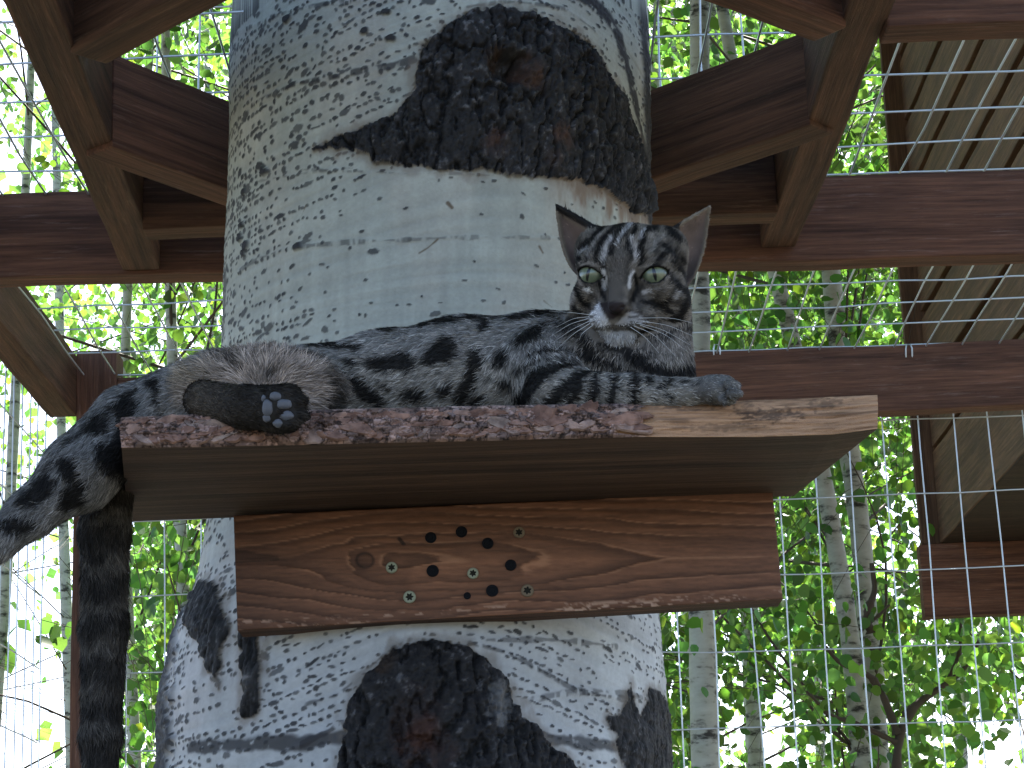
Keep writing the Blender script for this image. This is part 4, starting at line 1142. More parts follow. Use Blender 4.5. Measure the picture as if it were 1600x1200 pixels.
PR = []                                                    # (region, kind, data, k, flow)
def cap(reg, a, ra, b, rb, k=0.010, flow=None, sq=None):
    """tapered capsule between photo points a, b (px, py, Y) with radii in photo pixels."""
    A, B = K(*a), K(*b)
    PR.append((reg, 'cap', (A, B, (ra - 4) * mpp(A), (rb - 4) * mpp(B), sq), k, flow if flow is not None else (B - A)))
def ell(reg, c, r, k=0.010, flow=(0, 0, 0), M=None, fur=4):
    Cc = K(*c); s = mpp(Cc)
    PR.append((reg, 'ell', (Cc, np.array([max(q - fur, 2) for q in r]) * s, M if M is not None else np.stack([EX, EU, EZ])), k, np.array(flow, float)))
def hell(reg, c, r, k=0.006, fur=3):
    PR.append((reg, 'ell', (HL(*c), np.array([max(q - fur, 2) for q in r]) * HS, HM), k, None))
def hcap(reg, a, ra, b, rb, k=0.005):
    PR.append((reg, 'cap', (HL(*a), HL(*b), (ra - 3) * HS, (rb - 3) * HS, None), k, None))
LEFT = -EX + -0.25 * EU
# trunk of the body
cap('body', (950, 575, 1.800), 82, (850, 585, 1.815), 98, 0.012, LEFT)
cap('body', (850, 585, 1.815), 98, (720, 594, 1.820), 100, 0.012, LEFT)
cap('body', (720, 594, 1.820), 100, (600, 600, 1.822), 84, 0.012, LEFT)
cap('body', (600, 600, 1.822), 84, (480, 618, 1.818), 76, 0.012, LEFT)
cap('body', (480, 618, 1.818), 76, (345, 622, 1.815), 76, 0.012, LEFT)
cap('body', (345, 622, 1.815), 74, (265, 640, 1.815), 60, 0.012, LEFT)
cap('neck', (940, 560, 1.795), 84, (1003, 492, 1.778), 74, 0.016, LEFT * 0.6 - EU * 0.6)
cap('neck', (1008, 520, 1.775), 74, (1012, 592, 1.772), 78, 0.012, -EU)
# near shoulder and foreleg along the edge, far foreleg tucked behind it
cap('body', (835, 575, 1.780), 62, (872, 612, 1.762), 54, 0.014, EX * 0.4 - EU)
cap('foreleg', (860, 614, 1.750), 45, (985, 616, 1.735), 33, 0.008)
cap('foreleg', (985, 616, 1.735), 33, (1075, 614, 1.728), 28, 0.006)
ell('paw', (1117, 609, 1.722), (43, 28, 38), 0.006, EX)
for dy, dz, dx in ((14, -0.010, 6), (7, -0.023, 17), (-6, -0.027, 20), (-16, -0.018, 10)):
    ell('paw', (1126 + dx, 609 - dy, 1.722 + dz + 0.004), (18, 13, 14), 0.0022, EX)
cap('foreleg', (985, 606, 1.775), 42, (1060, 620, 1.770), 34, 0.008)
# near hind leg: fluffy thigh, then the foot with its sole towards us
ell('thigh', (415, 610, 1.768), (118, 66, 60), 0.014, EU * 0.8 + EX * 0.15)
ell('thigh', (330, 615, 1.775), (70, 58, 60), 0.014, EU * 0.7 - EX * 0.6)
cap('hindfoot', (318, 625, 1.712), 35, (385, 636, 1.690), 36, 0.005, None, 0.72)
cap('hindfoot', (385, 636, 1.690), 37, (437, 639, 1.678), 43, 0.004, None, 0.62)
for x, y in ((452, 612), (464, 626), (466, 650), (450, 664)):
    ell('hindfoot', (x, y, 1.676), (20, 15, 18), 0.0035, EX)
# far hind leg reaching out past the shelf end
cap('farleg', (285, 632, 1.815), 64, (205, 662, 1.815), 62, 0.010)
cap('farleg', (205, 662, 1.815), 62, (125, 738, 1.805), 62, 0.008)
cap('farleg', (125, 738, 1.805), 60, (52, 800, 1.795), 40, 0.008)
cap('farleg', (52, 800, 1.795), 40, (-2, 842, 1.790), 35, 0.008)
cap('farleg', (-2, 842, 1.790), 34, (-70, 905, 1.785), 32, 0.006)
ell('farleg', (-88, 925, 1.782), (34, 40, 30), 0.006, -EU)
# tail
cap('tail', (240, 660, 1.865), 46, (172, 725, 1.868), 42, 0.008)
cap('tail', (172, 725, 1.868), 42, (164, 830, 1.868), 40, 0.008)
cap('tail', (164, 830, 1.868), 40, (163, 980, 1.868), 38, 0.008)
cap('tail', (163, 980, 1.868), 38, (158, 1150, 1.866), 33, 0.008)
cap('tail', (158, 1150, 1.866), 33, (152, 1320, 1.860), 24, 0.008)
# head
hell('head', (0, 16, -18), (86, 78, 84), 0.010)
hell('head', (0, 42, 22), (70, 46, 52), 0.010)
for s in (-1, 1):
    hell('head', (s * 56, 52, -6), (34, 34, 34), 0.012)
for s in (-1, 1):
    hell('head', (s * 52, -32, 4), (44, 44, 50), 0.010)
    hell('head', (s * 46, 26, 46), (34, 24, 32), 0.008)
    hell('head', (s * 50, -16, 40), (30, 22, 30), 0.008)
    hell('head', (s * 23, -59, 64), (29, 22, 25), 0.006)
hell('head', (0, -52, 28), (58, 42, 54), 0.010)
hell('head', (0, -84, 52), (30, 18, 24), 0.007)
hcap('head', (0, 18, 66), 25, (0, -36, 88), 19, 0.007)
hell('head', (0, -42, 96), (15, 10, 10), 0.004, 0)
EYE = [(-49.0, 9.0, 50.0), (48.0, 8.0, 50.0)]
ER = 22.0
def eye_axes(s):
    a = R(10) * s
    ez = HZ * math.cos(a) + HX * math.sin(a); ex = HX * math.cos(a) - HZ * math.sin(a)
    t = R(13) * s
    return ex * math.cos(t) + HY * math.sin(t), HY * math.cos(t) - ex * math.sin(t), ez
# ears as thin cupped sheets
def ear_pts(tip, inn, out, cup, bulge_in, bulge_out, n=34):
    T, I, O = K(*tip), K(*inn), K(*out); s = mpp(T)
    u = np.linspace(0, 1, n)[None, :]; v = np.linspace(0, 1, n)[:, None]
    e = lambda q: q[..., None]
    B = I * (1 - e(u)) + O * e(u)
    p = B * (1 - e(v)) + T * e(v)
    side = (O - I) / np.linalg.norm(O - I); back = -EZ
    up_ = T - (I + O) / 2; up_ /= np.linalg.norm(up_)
    p = p + e(back * 0 + 0) if False else p
    p = p + (e(cup * s * np.sin(np.pi * u) ** 0.8 * (1 - v) ** 0.7)) * back + e(bulge_out * s * np.sin(np.pi * v ** 0.8) * u ** 2) * side - e(bulge_in * s * np.sin(np.pi * v) * (1 - u) ** 2) * side
    return p.reshape(-1, 3), (np.repeat(v, n, 1)).reshape(-1)
EARS = [ear_pts((869, 320, 1.768), (950, 372, 1.748), (906, 428, 1.780), 34, 3, 15), ear_pts((1109, 322, 1.778), (1012, 386, 1.748), (1070, 446, 1.792), 36, 3, 16)]

def sd_prim(p, kind, data):
    if kind == 'ell':
        c, r, M = data
        q = (p - c) @ M.T.astype(np.float32)
        k0 = np.linalg.norm(q / r, axis=1); k1 = np.linalg.norm(q / (r * r), axis=1) + 1e-9
        return k0 * (k0 - 1) / k1
    A, B, ra, rb, sq = data
    if sq is not None:
        p = p + ((1 / sq - 1) * ((p - A) @ EZ))[:, None] * EZ[None]
        B = B + (1 / sq - 1) * ((B - A) @ EZ) * EZ
    d = B - A; t = np.clip(((p - A) @ d) / (d @ d), 0, 1)
    v = np.linalg.norm(p - A - t[:, None] * d, axis=1) - (ra + (rb - ra) * t)
    return v * (sq if sq is not None else 1)
def smin(a, b, k):
    h = np.clip(0.5 + 0.5 * (b - a) / k, 0, 1)
    return b * (1 - h) + a * h - k * h * (1 - h)
def ear_sd(p, ear):
    pts, v = ear; lo, hi = pts.min(0) - 0.02, pts.max(0) + 0.02
    out = np.maximum(np.maximum(lo - p, p - hi).max(1), 0) + 0.018
    near = np.where(((p > lo) & (p < hi)).all(1))[0]
    for i in range(0, len(near), 4000):
        q = p[near[i:i + 4000]]
        d2 = (q * q).sum(1)[:, None] - 2 * q @ pts.T + (pts * pts).sum(1)[None]
        j = d2.argmin(1)
        out[near[i:i + 4000]] = np.sqrt(np.maximum(d2[np.arange(len(q)), j], 0)) - (0.0024 - 0.0011 * v[j])
    return out
def almond(p, s):
    """2-D distance-like value of the eye opening (negative inside) and the depth along the gaze."""
    ex, ey, ez = eye_axes(s); c = HL(*EYE[0 if s < 0 else 1])
    q = (p - c) / HS; x, y, z = q @ ex, q @ ey, q @ ez
    h = np.where(y > 0, 10.2, 12.0) * (1 - (np.clip(np.abs(x) / 21.0, 0, 1)) ** 2.2)
    return np.maximum(np.abs(y) - h, np.abs(x) - 21.0), z
def cat_sd(p, want_regions=False):
    d = None; regs = {}
    p = p.astype(np.float64)
    for reg, kind, data, k, flow in PR:
        v = sd_prim(p, kind, data)
        if want_regions: regs[reg] = np.minimum(regs[reg], v) if reg in regs else v
        d = v if d is None else smin(d, v, k)
    for s in (-1, 1):
        c = HL(*EYE[0 if s < 0 else 1])
        v = np.linalg.norm(p - c, axis=1) - (ER + 2.2) * HS
        d = smin(d, v, 0.004)
        a, z = almond(p, s)
        cut = np.where((z > 2) & (np.abs(a) < 60), np.maximum(a * HS, -(z - 2) * HS), 1.0)
        d = np.where(np.linalg.norm(p - c, axis=1) < 40 * HS, np.maximum(d, -cut), d)
    for e in EARS:
        v = ear_sd(p, e)
        if want_regions: regs['ear'] = np.minimum(regs['ear'], v) if 'ear' in regs else v
        d = smin(d, v, 0.006)
    # nostrils
    for s in (-1, 1):
        v = np.linalg.norm((p - HL(s * 8, -44, 104)) * 1.0, axis=1) - 3.2 * HS
        d = np.maximum(d, -v)
    return (d, regs) if want_regions else d

def surface_nets(lo, hi, h, f, blk=8):
    n = np.ceil((np.array(hi) - lo) / h / blk).astype(int) * blk
    nb = n // blk
    ii = np.stack(np.meshgrid(*[np.arange(q) for q in nb], indexing='ij'), -1).reshape(-1, 3)
    cen = lo + (ii * blk + blk / 2 - 0.5) * h
    v = f(cen)
    D = np.empty(tuple(n), np.float32)
    Db = D.reshape(nb[0], blk, nb[1], blk, nb[2], blk)
    Db[:] = v.reshape(nb[0], 1, nb[1], 1, nb[2], 1)
    act = np.where(np.abs(v) < blk * h * 0.87 * 1.6)[0]
    off = np.stack(np.meshgrid(*[np.arange(blk)] * 3, indexing='ij'), -1).reshape(-1, 3) * h
    for i in range(0, len(act), 400):
        b = ii[act[i:i + 400]]
        p = (lo + b * blk * h)[:, None] + off[None]
        w_ = f(p.reshape(-1, 3)).reshape(len(b), blk, blk, blk)
        Db[b[:, 0], :, b[:, 1], :, b[:, 2], :] = w_
    neg = D < 0
    cnt = np.zeros(tuple(n - 1), np.int8)
    for a in (0, 1):
        for b in (0, 1):
            for c in (0, 1):
                cnt += neg[a:n[0] - 1 + a, b:n[1] - 1 + b, c:n[2] - 1 + c]
    A = np.argwhere((cnt > 0) & (cnt < 8))
    vals = {}
    for a in (0, 1):
        for b in (0, 1):
            for c in (0, 1):
                vals[a, b, c] = D[A[:, 0] + a, A[:, 1] + b, A[:, 2] + c]
    acc = np.zeros((len(A), 3)); num = np.zeros(len(A))
    cs = list(vals)
    for i1 in range(8):
        for i2 in range(i1 + 1, 8):
            c1, c2 = np.array(cs[i1]), np.array(cs[i2])
            if np.abs(c1 - c2).sum() != 1: continue
            a, b = vals[cs[i1]], vals[cs[i2]]
            m_ = (a < 0) != (b < 0)
            t = np.where(m_, a / (a - b + 1e-20), 0)
            acc[m_] += (c1 + (c2 - c1) * t[:, None])[m_]; num[m_] += 1
    V = lo + (A + acc / num[:, None]) * h
    idx = np.full(tuple(n - 1), -1, np.int32); idx[A[:, 0], A[:, 1], A[:, 2]] = np.arange(len(A))
    faces = []
    for ax in range(3):
        o = [1, 1, 1]; o[ax] = 0
        sl0 = tuple(slice(1, n[k] - 1) if k != ax else slice(0, n[k] - 1) for k in range(3))
        sl1 = tuple(slice(1, n[k] - 1) if k != ax else slice(1, n[k]) for k in range(3))
        E = neg[sl0] != neg[sl1]
        q = np.argwhere(E) + np.array([1 if k != ax else 0 for k in range(3)])
        s0 = neg[q[:, 0], q[:, 1], q[:, 2]]
        u, w_ = [k for k in range(3) if k != ax]
        du = np.zeros(3, int); du[u] = 1; dw = np.zeros(3, int); dw[w_] = 1
        g = lambda r: idx[r[:, 0], r[:, 1], r[:, 2]]
        quad = np.stack([g(q - du - dw), g(q - dw), g(q), g(q - du)], -1)
        fl = s0 if ax != 1 else ~s0
        quad[~fl] = quad[~fl][:, ::-1]
        faces.append(quad)
    Fq = np.concatenate(faces); Fq = Fq[(Fq >= 0).all(1)]
    return V, Fq

# ---- markings, measured on the coat (photo coordinates of the near flank)
def E(x, y, a, b, ang=0): return ('e', x, y, a, b, R(ang))
def S(pts, w): return ('s', pts, w if isinstance(w, (list, tuple)) else [w] * len(pts))
def G(pts): return ('p', pts)
BODY_DARK = [G([(567, 568), (585, 556), (612, 549), (640, 546), (657, 556), (655, 572), (640, 579), (610, 580), (585, 576)]),
             G([(664, 556), (680, 532), (700, 524), (720, 530), (723, 552), (712, 568), (690, 573), (670, 570)]),
             S([(744, 545), (752, 565), (744, 590)], [6, 9, 6]), G([(768, 566), (778, 545), (797, 538), (799, 552), (785, 570), (772, 574)]), E(763, 507, 13, 11, -20), S([(812, 530), (832, 518), (855, 506)], [7, 10, 6]),
             S([(486, 536), (520, 538), (566, 540)], [4, 8, 5]), S([(600, 512), (650, 504), (720, 498), (790, 497), (850, 490), (890, 482)], [7, 8, 6, 4, 5, 6]),
             E(700, 605, 15, 14), E(652, 614, 20, 11, 12), S([(536, 584), (560, 596)], [9, 7]), S([(566, 602), (600, 628)], [13, 10]), S([(600, 596), (642, 628)], [2, 5]), S([(742, 566), (735, 600), (724, 632)], [6, 10, 9]),
             E(768, 591, 8, 8), E(790, 594, 13, 10, -35), S([(815, 620), (838, 588), (872, 570), (905, 562)], [13, 15, 10, 4]), S([(858, 626), (880, 600), (905, 582), (938, 574)], [12, 12, 9, 4]),
             S([(808, 575), (836, 559), (880, 556), (930, 562)], [3, 4, 5, 4]), S([(824, 549), (852, 543), (900, 546), (945, 560)], [5, 5, 6, 5]), S([(746, 632), (770, 612), (800, 600)], [6, 4, 3]),
             S([(500, 560), (520, 590), (530, 625)], [8, 12, 14]), S([(548, 560), (570, 575)], [5, 4]), S([(690, 580), (715, 585)], [4, 4])]
NECK_DARK = [S([(935, 538), (975, 548), (1010, 568), (1045, 581), (1082, 574)], [5, 9, 11, 12, 11]), S([(925, 555), (960, 566), (990, 590)], [5, 7, 5]), S([(1010, 528), (1045, 520), (1078, 505)], [2, 4, 5]), S([(960, 545), (1010, 550), (1050, 556)], [2, 3, 2]),
             S([(890, 500), (905, 520), (925, 540)], [7, 8, 6]), S([(870, 490), (880, 510), (900, 530)], [3, 4, 3])]
LEG_DARK = [S([(928, 583), (926, 606), (922, 630)], [6, 9, 9]), S([(957, 582), (956, 606), (952, 630)], [5, 8, 8]), S([(985, 578), (988, 604), (987, 630)], [6, 8, 9]), E(1010, 593, 9, 8, 30), S([(1028, 608), (1044, 594)], [5, 6]), E(1041, 618, 8, 6, 40), E(1019, 621, 6, 4), E(1064, 597, 10, 4, -15), S([(1080, 603), (1100, 598)], [2, 2]),
            S([(886, 628), (900, 604), (905, 588)], [8, 10, 6])]
FAR_DARK = [G([(228, 592), (258, 588), (268, 600), (262, 628), (240, 632), (243, 608)]), G([(178, 640), (190, 616), (212, 610), (222, 628), (214, 648), (194, 652)]), G([(128, 668), (152, 642), (176, 644), (182, 664), (176, 676), (150, 674)]), G([(150, 684), (178, 690), (194, 680), (196, 740), (176, 748), (152, 720)]),
            G([(84, 714), (112, 702), (130, 716), (132, 742), (112, 760), (100, 738)]), G([(30, 782), (52, 752), (80, 732), (96, 742), (86, 772), (64, 786), (44, 792)]), G([(104, 760), (128, 744), (146, 756), (140, 788), (112, 796), (92, 796)]), G([(-6, 812), (30, 800), (62, 806), (64, 822), (36, 836), (10, 832)]), S([(-30, 850), (-10, 880)], [12, 12]), S([(60, 746), (110, 690), (160, 648), (220, 604)], [3, 5, 6, 5]),
            S([(196, 740), (196, 690), (200, 660)], [12, 16, 10])]
HEAD_DARK = [S([(898, 436), (904, 456), (915, 470)], [2, 3, 2]), S([(1000, 470), (1022, 474), (1044, 488)], [2, 3.5, 4]), S([(1000, 516), (1030, 516), (1058, 500)], [2, 4, 4]), S([(902, 482), (914, 490), (920, 498)], [3, 3, 2]), S([(1036, 386), (1050, 400), (1066, 412)], [3, 4, 3]), S([(904, 412), (908, 396), (918, 380)], [3, 4, 3]), S([(940, 425), (936, 440), (940, 458), (946, 468)], [1.5, 2, 2.5, 2]), S([(992, 430), (996, 452), (988, 468)], [1.5, 2, 2.5]), S([(944, 418), (933, 408), (941, 381), (962, 358), (974, 342)], [2, 3.5, 4, 4, 4]), E(954, 396, 4, 9, -8), E(988, 395, 4, 9, 8), S([(1001, 415), (998, 393), (1004, 370), (1028, 350)], [3, 3.5, 4.5, 5]),
             S([(977, 345), (965, 368), (957, 386)], [3, 3, 2.5]), S([(995, 345), (986, 370), (980, 390)], [3, 3, 2]), S([(986, 345), (977, 362), (970, 385)], [2, 2, 1.5]),
             S([(1042, 426), (1062, 452), (1082, 466)], [3, 4.5, 6]), S([(1030, 505), (1055, 494), (1070, 474), (1076, 460)], [4, 6, 6, 5]), S([(1018, 480), (1040, 468), (1052, 456)], [2, 3, 2]), S([(915, 410), (922, 398), (928, 390)], [2, 3, 2]), S([(1022, 412), (1035, 400), (1052, 396)], [2, 3, 3]),
             S([(900, 452), (914, 468), (922, 480)], [3, 4, 3]), S([(895, 500), (912, 505), (918, 515)], [4, 4, 3]), S([(1050, 410), (1062, 425), (1072, 440)], [3, 3, 3]), S([(945, 352), (930, 372), (922, 388)], [4, 4, 3]), S([(1042, 360), (1060, 380)], [5, 5]), S([(985, 532), (1020, 525), (1050, 512)], [2, 3, 3])]
HEAD_LIGHT = [(S([(943, 423), (945, 436), (945, 450)], [3, 4.5, 3.5]), (0.80, 0.78, 0.75)), (S([(990, 424), (984, 434), (983, 450)], [2, 3, 2.5]), (0.66, 0.64, 0.62)), (E(921, 454, 6, 4.5), (0.72, 0.68, 0.62)), (E(1008, 456, 6, 3.5), (0.62, 0.57, 0.52)),
              (S([(906, 414), (920, 412), (936, 416)], [1.5, 2, 2]), (0.30, 0.27, 0.24)), (S([(1000, 418), (1018, 414), (1036, 417), (1043, 428)], [2, 2, 2, 2]), (0.30, 0.27, 0.24)), (S([(899, 424), (902, 438), (912, 448)], [2, 2, 2]), (0.34, 0.30, 0.26)), (S([(1043, 432), (1036, 446), (1022, 452)], [2, 2, 1.5]), (0.22, 0.2, 0.18)),
              (S([(943, 410), (947, 394), (958, 376)], [4, 4, 3]), (0.40, 0.385, 0.37)), (S([(990, 412), (993, 392), (984, 376)], [3, 4, 3]), (0.40, 0.37, 0.34)), (S([(966, 386), (974, 366), (984, 350)], [2.5, 2.5, 2.5]), (0.34, 0.33, 0.32)), (S([(1006, 360), (997, 378)], [2.5, 2.5]), (0.34, 0.33, 0.32)), (S([(1010, 402), (1020, 384), (1034, 372)], [3, 3, 2]), (0.20, 0.185, 0.165)), (S([(920, 402), (928, 384), (940, 368)], [3, 3, 2]), (0.22, 0.2, 0.18)),
              (E(1052, 462, 10, 6, -30), (0.26, 0.25, 0.24)), (E(898, 468, 6, 10, 10), (0.24, 0.22, 0.2)), (S([(905, 400), (915, 392)], [3, 3]), (0.25, 0.24, 0.23)),
              (G([(932, 478), (937, 471), (943, 490), (952, 503), (956, 509), (944, 512), (924, 504), (918, 494)]), (0.62, 0.61, 0.61)), (G([(979, 488), (986, 486), (1000, 492), (1012, 500), (990, 506), (968, 507), (960, 508), (966, 503)]), (0.46, 0.45, 0.45)),
              (G([(934, 514), (950, 513), (962, 518), (985, 516), (996, 522), (986, 534), (966, 541), (948, 535)]), (0.42, 0.425, 0.435))]
HEAD_DOTS = [S([(916, 484), (931, 482)], 1.8), S([(915, 493), (930, 493)], 2.2), S([(984, 486), (1004, 488)], 1.8), S([(983, 495), (1008, 497)], 2.0), S([(920, 501), (934, 502)], 1.5), S([(985, 503), (1006, 505)], 1.5)]
def mark(x, y, sh):
    if sh[0] == 'e':
        _, cx, cy, a, b, an = sh
        c, s = math.cos(an), math.sin(an); dx, dy = x - cx, y - cy
        return (np.hypot((dx * c + dy * s) / a, (-dx * s + dy * c) / b) - 1) * min(a, b)
    if sh[0] == 's':
        return line_d(x, y, sh[1], sh[2])
    return poly_sd(x, y, sh[1])
def min_mark(x, y, shapes):
    d = np.full(x.shape, 1e3, np.float32)
    for sh in shapes: d = np.minimum(d, mark(x, y, sh))
    return d
REGS = ['body', 'neck', 'foreleg', 'paw', 'thigh', 'hindfoot', 'farleg', 'tail', 'head', 'ear']
def coat(Pw, reg, nrm, jit):
    """albedo of the coat at points: reg = index into REGS, jit = per-hair random offsets (px)."""
    x, y = proj(Pw); x = (x + jit[:, 0]).astype(np.float32); y = (y + jit[:, 1]).astype(np.float32)
    n = len(x); C = np.zeros((n, 3), np.float32)
    big = fbm(x / 22 + 9, y / 22 + 4, 1.0, 3); tiny = fbm(x / 5 + 3, y / 5 + 9, 2.0, 2)
    C[:] = np.array([0.205, 0.196, 0.184]); C *= (0.55 + 0.7 * big + 0.25 * tiny)[:, None]
    dk = np.array([0.0055, 0.0050, 0.0047])
    def put(d, col, soft=3.0, k=1.0, m_=None):
        q = (1 - sstep(-soft, soft * 0.6, d)) * k
        if m_ is not None: q = q * m_
        C[:] = C * (1 - q[:, None]) + np.asarray(col, np.float32) * q[:, None]
    isr = lambda *names: np.isin(reg, [REGS.index(q) for q in names])
    bodyish = isr('body', 'neck', 'foreleg', 'paw')
    # warm lower flank
    C[bodyish & (y > 560)] *= np.array([1.02, 1.0, 0.95])
    w_ = (big - 0.5) * 10 + (tiny - 0.5) * 5
    neckm = isr('neck')
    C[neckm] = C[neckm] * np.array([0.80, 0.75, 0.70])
    put(min_mark(x, y, BODY_DARK) + w_, dk, 3.5, 0.97, isr('body', 'foreleg', 'neck').astype(np.float32) * (x < 950))
    put(min_mark(x, y, NECK_DARK) + w_ * 0.5, dk, 3.0, 0.97, isr('neck', 'body').astype(np.float32))
    put(min_mark(x, y, LEG_DARK) + w_ * 0.4, dk, 2.0, 0.97, isr('foreleg', 'body', 'neck').astype(np.float32) * (y > 560))
    pw = isr('paw'); C[pw] = np.array([0.150, 0.142, 0.132]) * (0.6 + 0.8 * big[pw])[:, None]
    put(min_mark(x, y, [S([(1128, 596), (1134, 612), (1131, 634)], [1, 2, 2]), S([(1108, 604), (1112, 636)], [1, 2]), S([(1147, 602), (1150, 626)], [1, 1.5]), E(1088, 600, 8, 3, -10)]), (0.02, 0.019, 0.018), 2.0, 0.85, pw.astype(np.float32))
    # shade of the chest side next to the muzzle: dark ruff
    # fluffy inner thigh
    th = isr('thigh')
    tan = np.array([0.30, 0.245, 0.205])[None] * (0.55 + 0.9 * big)[:, None]
    edge = np.clip(np.hypot((x - 408) / 125, (y - 606) / 62), 0, 1.6)
    tq = (1 - sstep(0.80, 1.10, edge + (big - 0.5) * 0.5)) * th
    C[:] = C * (1 - tq[:, None]) + tan * tq[:, None]
    tq2 = np.exp(-((x - 300) / 40) ** 2 - ((y - 590) / 24) ** 2) * th
    C[:] = C * (1 - 0.6 * tq2[:, None]) + np.array([0.20, 0.16, 0.10]) * 0.6 * tq2[:, None]
    put(min_mark(x, y, [S([(366, 566), (380, 580)], [11, 7]), S([(345, 562), (352, 570)], [8, 6]), S([(462, 552), (498, 566)], [11, 9]), E(425, 588, 14, 7), S([(505, 585), (516, 610), (510, 632)], [9, 13, 16]), S([(435, 552), (436, 566)], [4, 2]), S([(330, 548), (352, 546)], [5, 5]), S([(400, 542), (450, 540)], [4, 4])]) + w_ * 0.8, (0.020, 0.017, 0.014), 5, 0.85, (isr('thigh', 'body') & (x < 560)).astype(np.float32))
    # far leg
    fl = isr('farleg') | (isr('body', 'thigh') & (x < 285))
    C[fl] = np.array([0.165, 0.160, 0.154]) * (0.45 + 0.9 * big[fl])[:, None]
    put(min_mark(x, y, FAR_DARK) + w_ * 0.9, dk, 4, 0.96, fl.astype(np.float32))
    # near foot
    hf = isr('hindfoot')
    q = sstep(370, 300, x)[:, None] if False else (1 - sstep(300, 385, x))[:, None]
    hc = np.array([0.021, 0.0175, 0.0145]) * (1 - q) + np.array([0.070, 0.057, 0.044]) * q
    C[hf] = (hc * (0.6 + 0.8 * big)[:, None])[hf]
    # tail: dark with faint rings
    tl = isr('tail')
    ring = 0.5 + 0.5 * np.sin((y + (big - 0.5) * 60) / 66 * 2 * np.pi)
    tc_ = np.array([0.022, 0.0195, 0.017])[None] + np.array([0.062, 0.055, 0.046])[None] * (sstep(0.35, 1.0, ring + (tiny - 0.5) * 0.9) * (0.35 + 0.9 * big) * (1 - 0.5 * sstep(900, 1200, y)))[:, None]
    C[tl] = tc_[tl]
    # head
    hd = isr('head')
    fm = fbm(x / 8 + 3, y / 11 + 6, 3.0, 3)
    hcol = np.array([0.108, 0.094, 0.078])[None] * (0.42 + 1.15 * sstep(0.25, 0.75, fm) * (0.5 + big))[:, None]
    C[hd] = hcol[hd]
    hm = hd.astype(np.float32)
    put(mark(x, y, S([(967, 400), (965, 440), (960, 470)], [11, 12, 14])), (0.105, 0.090, 0.075), 6, 0.85, hm)            # bridge
    put(min_mark(x, y, HEAD_DARK) - 1.6 + (tiny - 0.5) * 4, dk, 2.4, 0.97, hm)
    for sh, cc in HEAD_LIGHT: put(mark(x, y, sh) + (tiny - 0.5) * 2.5, np.array(cc) * 0.98, 2.2, 0.93, hm)
    put(min_mark(x, y, HEAD_DOTS) + (tiny - 0.5) * 1.5, (0.03, 0.022, 0.018), 1.2, 0.85, hm)
    put(mark(x, y, S([(935, 511), (957, 508), (972, 509), (990, 513)], [1.0, 1.6, 1.6, 0.8])), (0.02, 0.015, 0.014), 1.2, 0.85, hm)   # mouth line
    put(mark(x, y, S([(957, 498), (957, 508)], 0.8)), (0.03, 0.02, 0.02), 1.0, 0.8, hm)
    put(min_mark(x, y, [G([(936, 474), (950, 471), (968, 471), (980, 475), (972, 488), (962, 497), (957, 500), (951, 496), (942, 487)])]), (0.030, 0.021, 0.020), 1.5, 1.0, hm)
    for s in (-1, 1):
        a, z = almond(Pw, s)
        q = ((a < 3.4) & (z > 0)).astype(np.float32)
        C[:] = C * (1 - q[:, None]) + np.array([0.008, 0.007, 0.007]) * q[:, None]
    # ears
    er = isr('ear')
    if er.any():
        left = x < 980
        fr = (nrm @ EZ) > 0.05
        inn = np.array([0.205, 0.150, 0.128])[None] * (0.5 + 0.8 * big)[:, None]
        rim = np.array([0.20, 0.165, 0.125])
        dl = line_d(x, y, [(869, 320), (878, 372), (893, 428)]); dr = line_d(x, y, [(1108, 322), (1100, 388), (1086, 440)])
        dl2 = line_d(x, y, [(869, 320), (948, 366)]); dr2 = line_d(x, y, [(1108, 322), (1014, 380)])
        de = np.where(left, np.minimum(dl, dl2), np.minimum(dr, dr2))
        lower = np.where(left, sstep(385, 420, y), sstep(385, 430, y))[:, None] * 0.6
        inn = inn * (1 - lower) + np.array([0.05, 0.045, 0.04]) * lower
        q = (1 - sstep(1.5, 5, de))[:, None]
        ec = inn * (1 - q) + rim * q
        din = np.where(left, dl2, np.where(x < 1062, dr2, 99.0))
        bq = (1 - sstep(6.5, 9.0, din))[:, None]; ec = ec * (1 - bq) + np.array([0.010, 0.009, 0.009]) * bq
        rq = (np.exp(-((din - 10.5) / 1.6) ** 2))[:, None] * 0.8; ec = ec * (1 - rq) + rim * 1.1 * rq
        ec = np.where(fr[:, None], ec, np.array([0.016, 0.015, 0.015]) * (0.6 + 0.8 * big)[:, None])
        C[er] = ec[er]
    return np.clip(C, 0.003, 0.9)

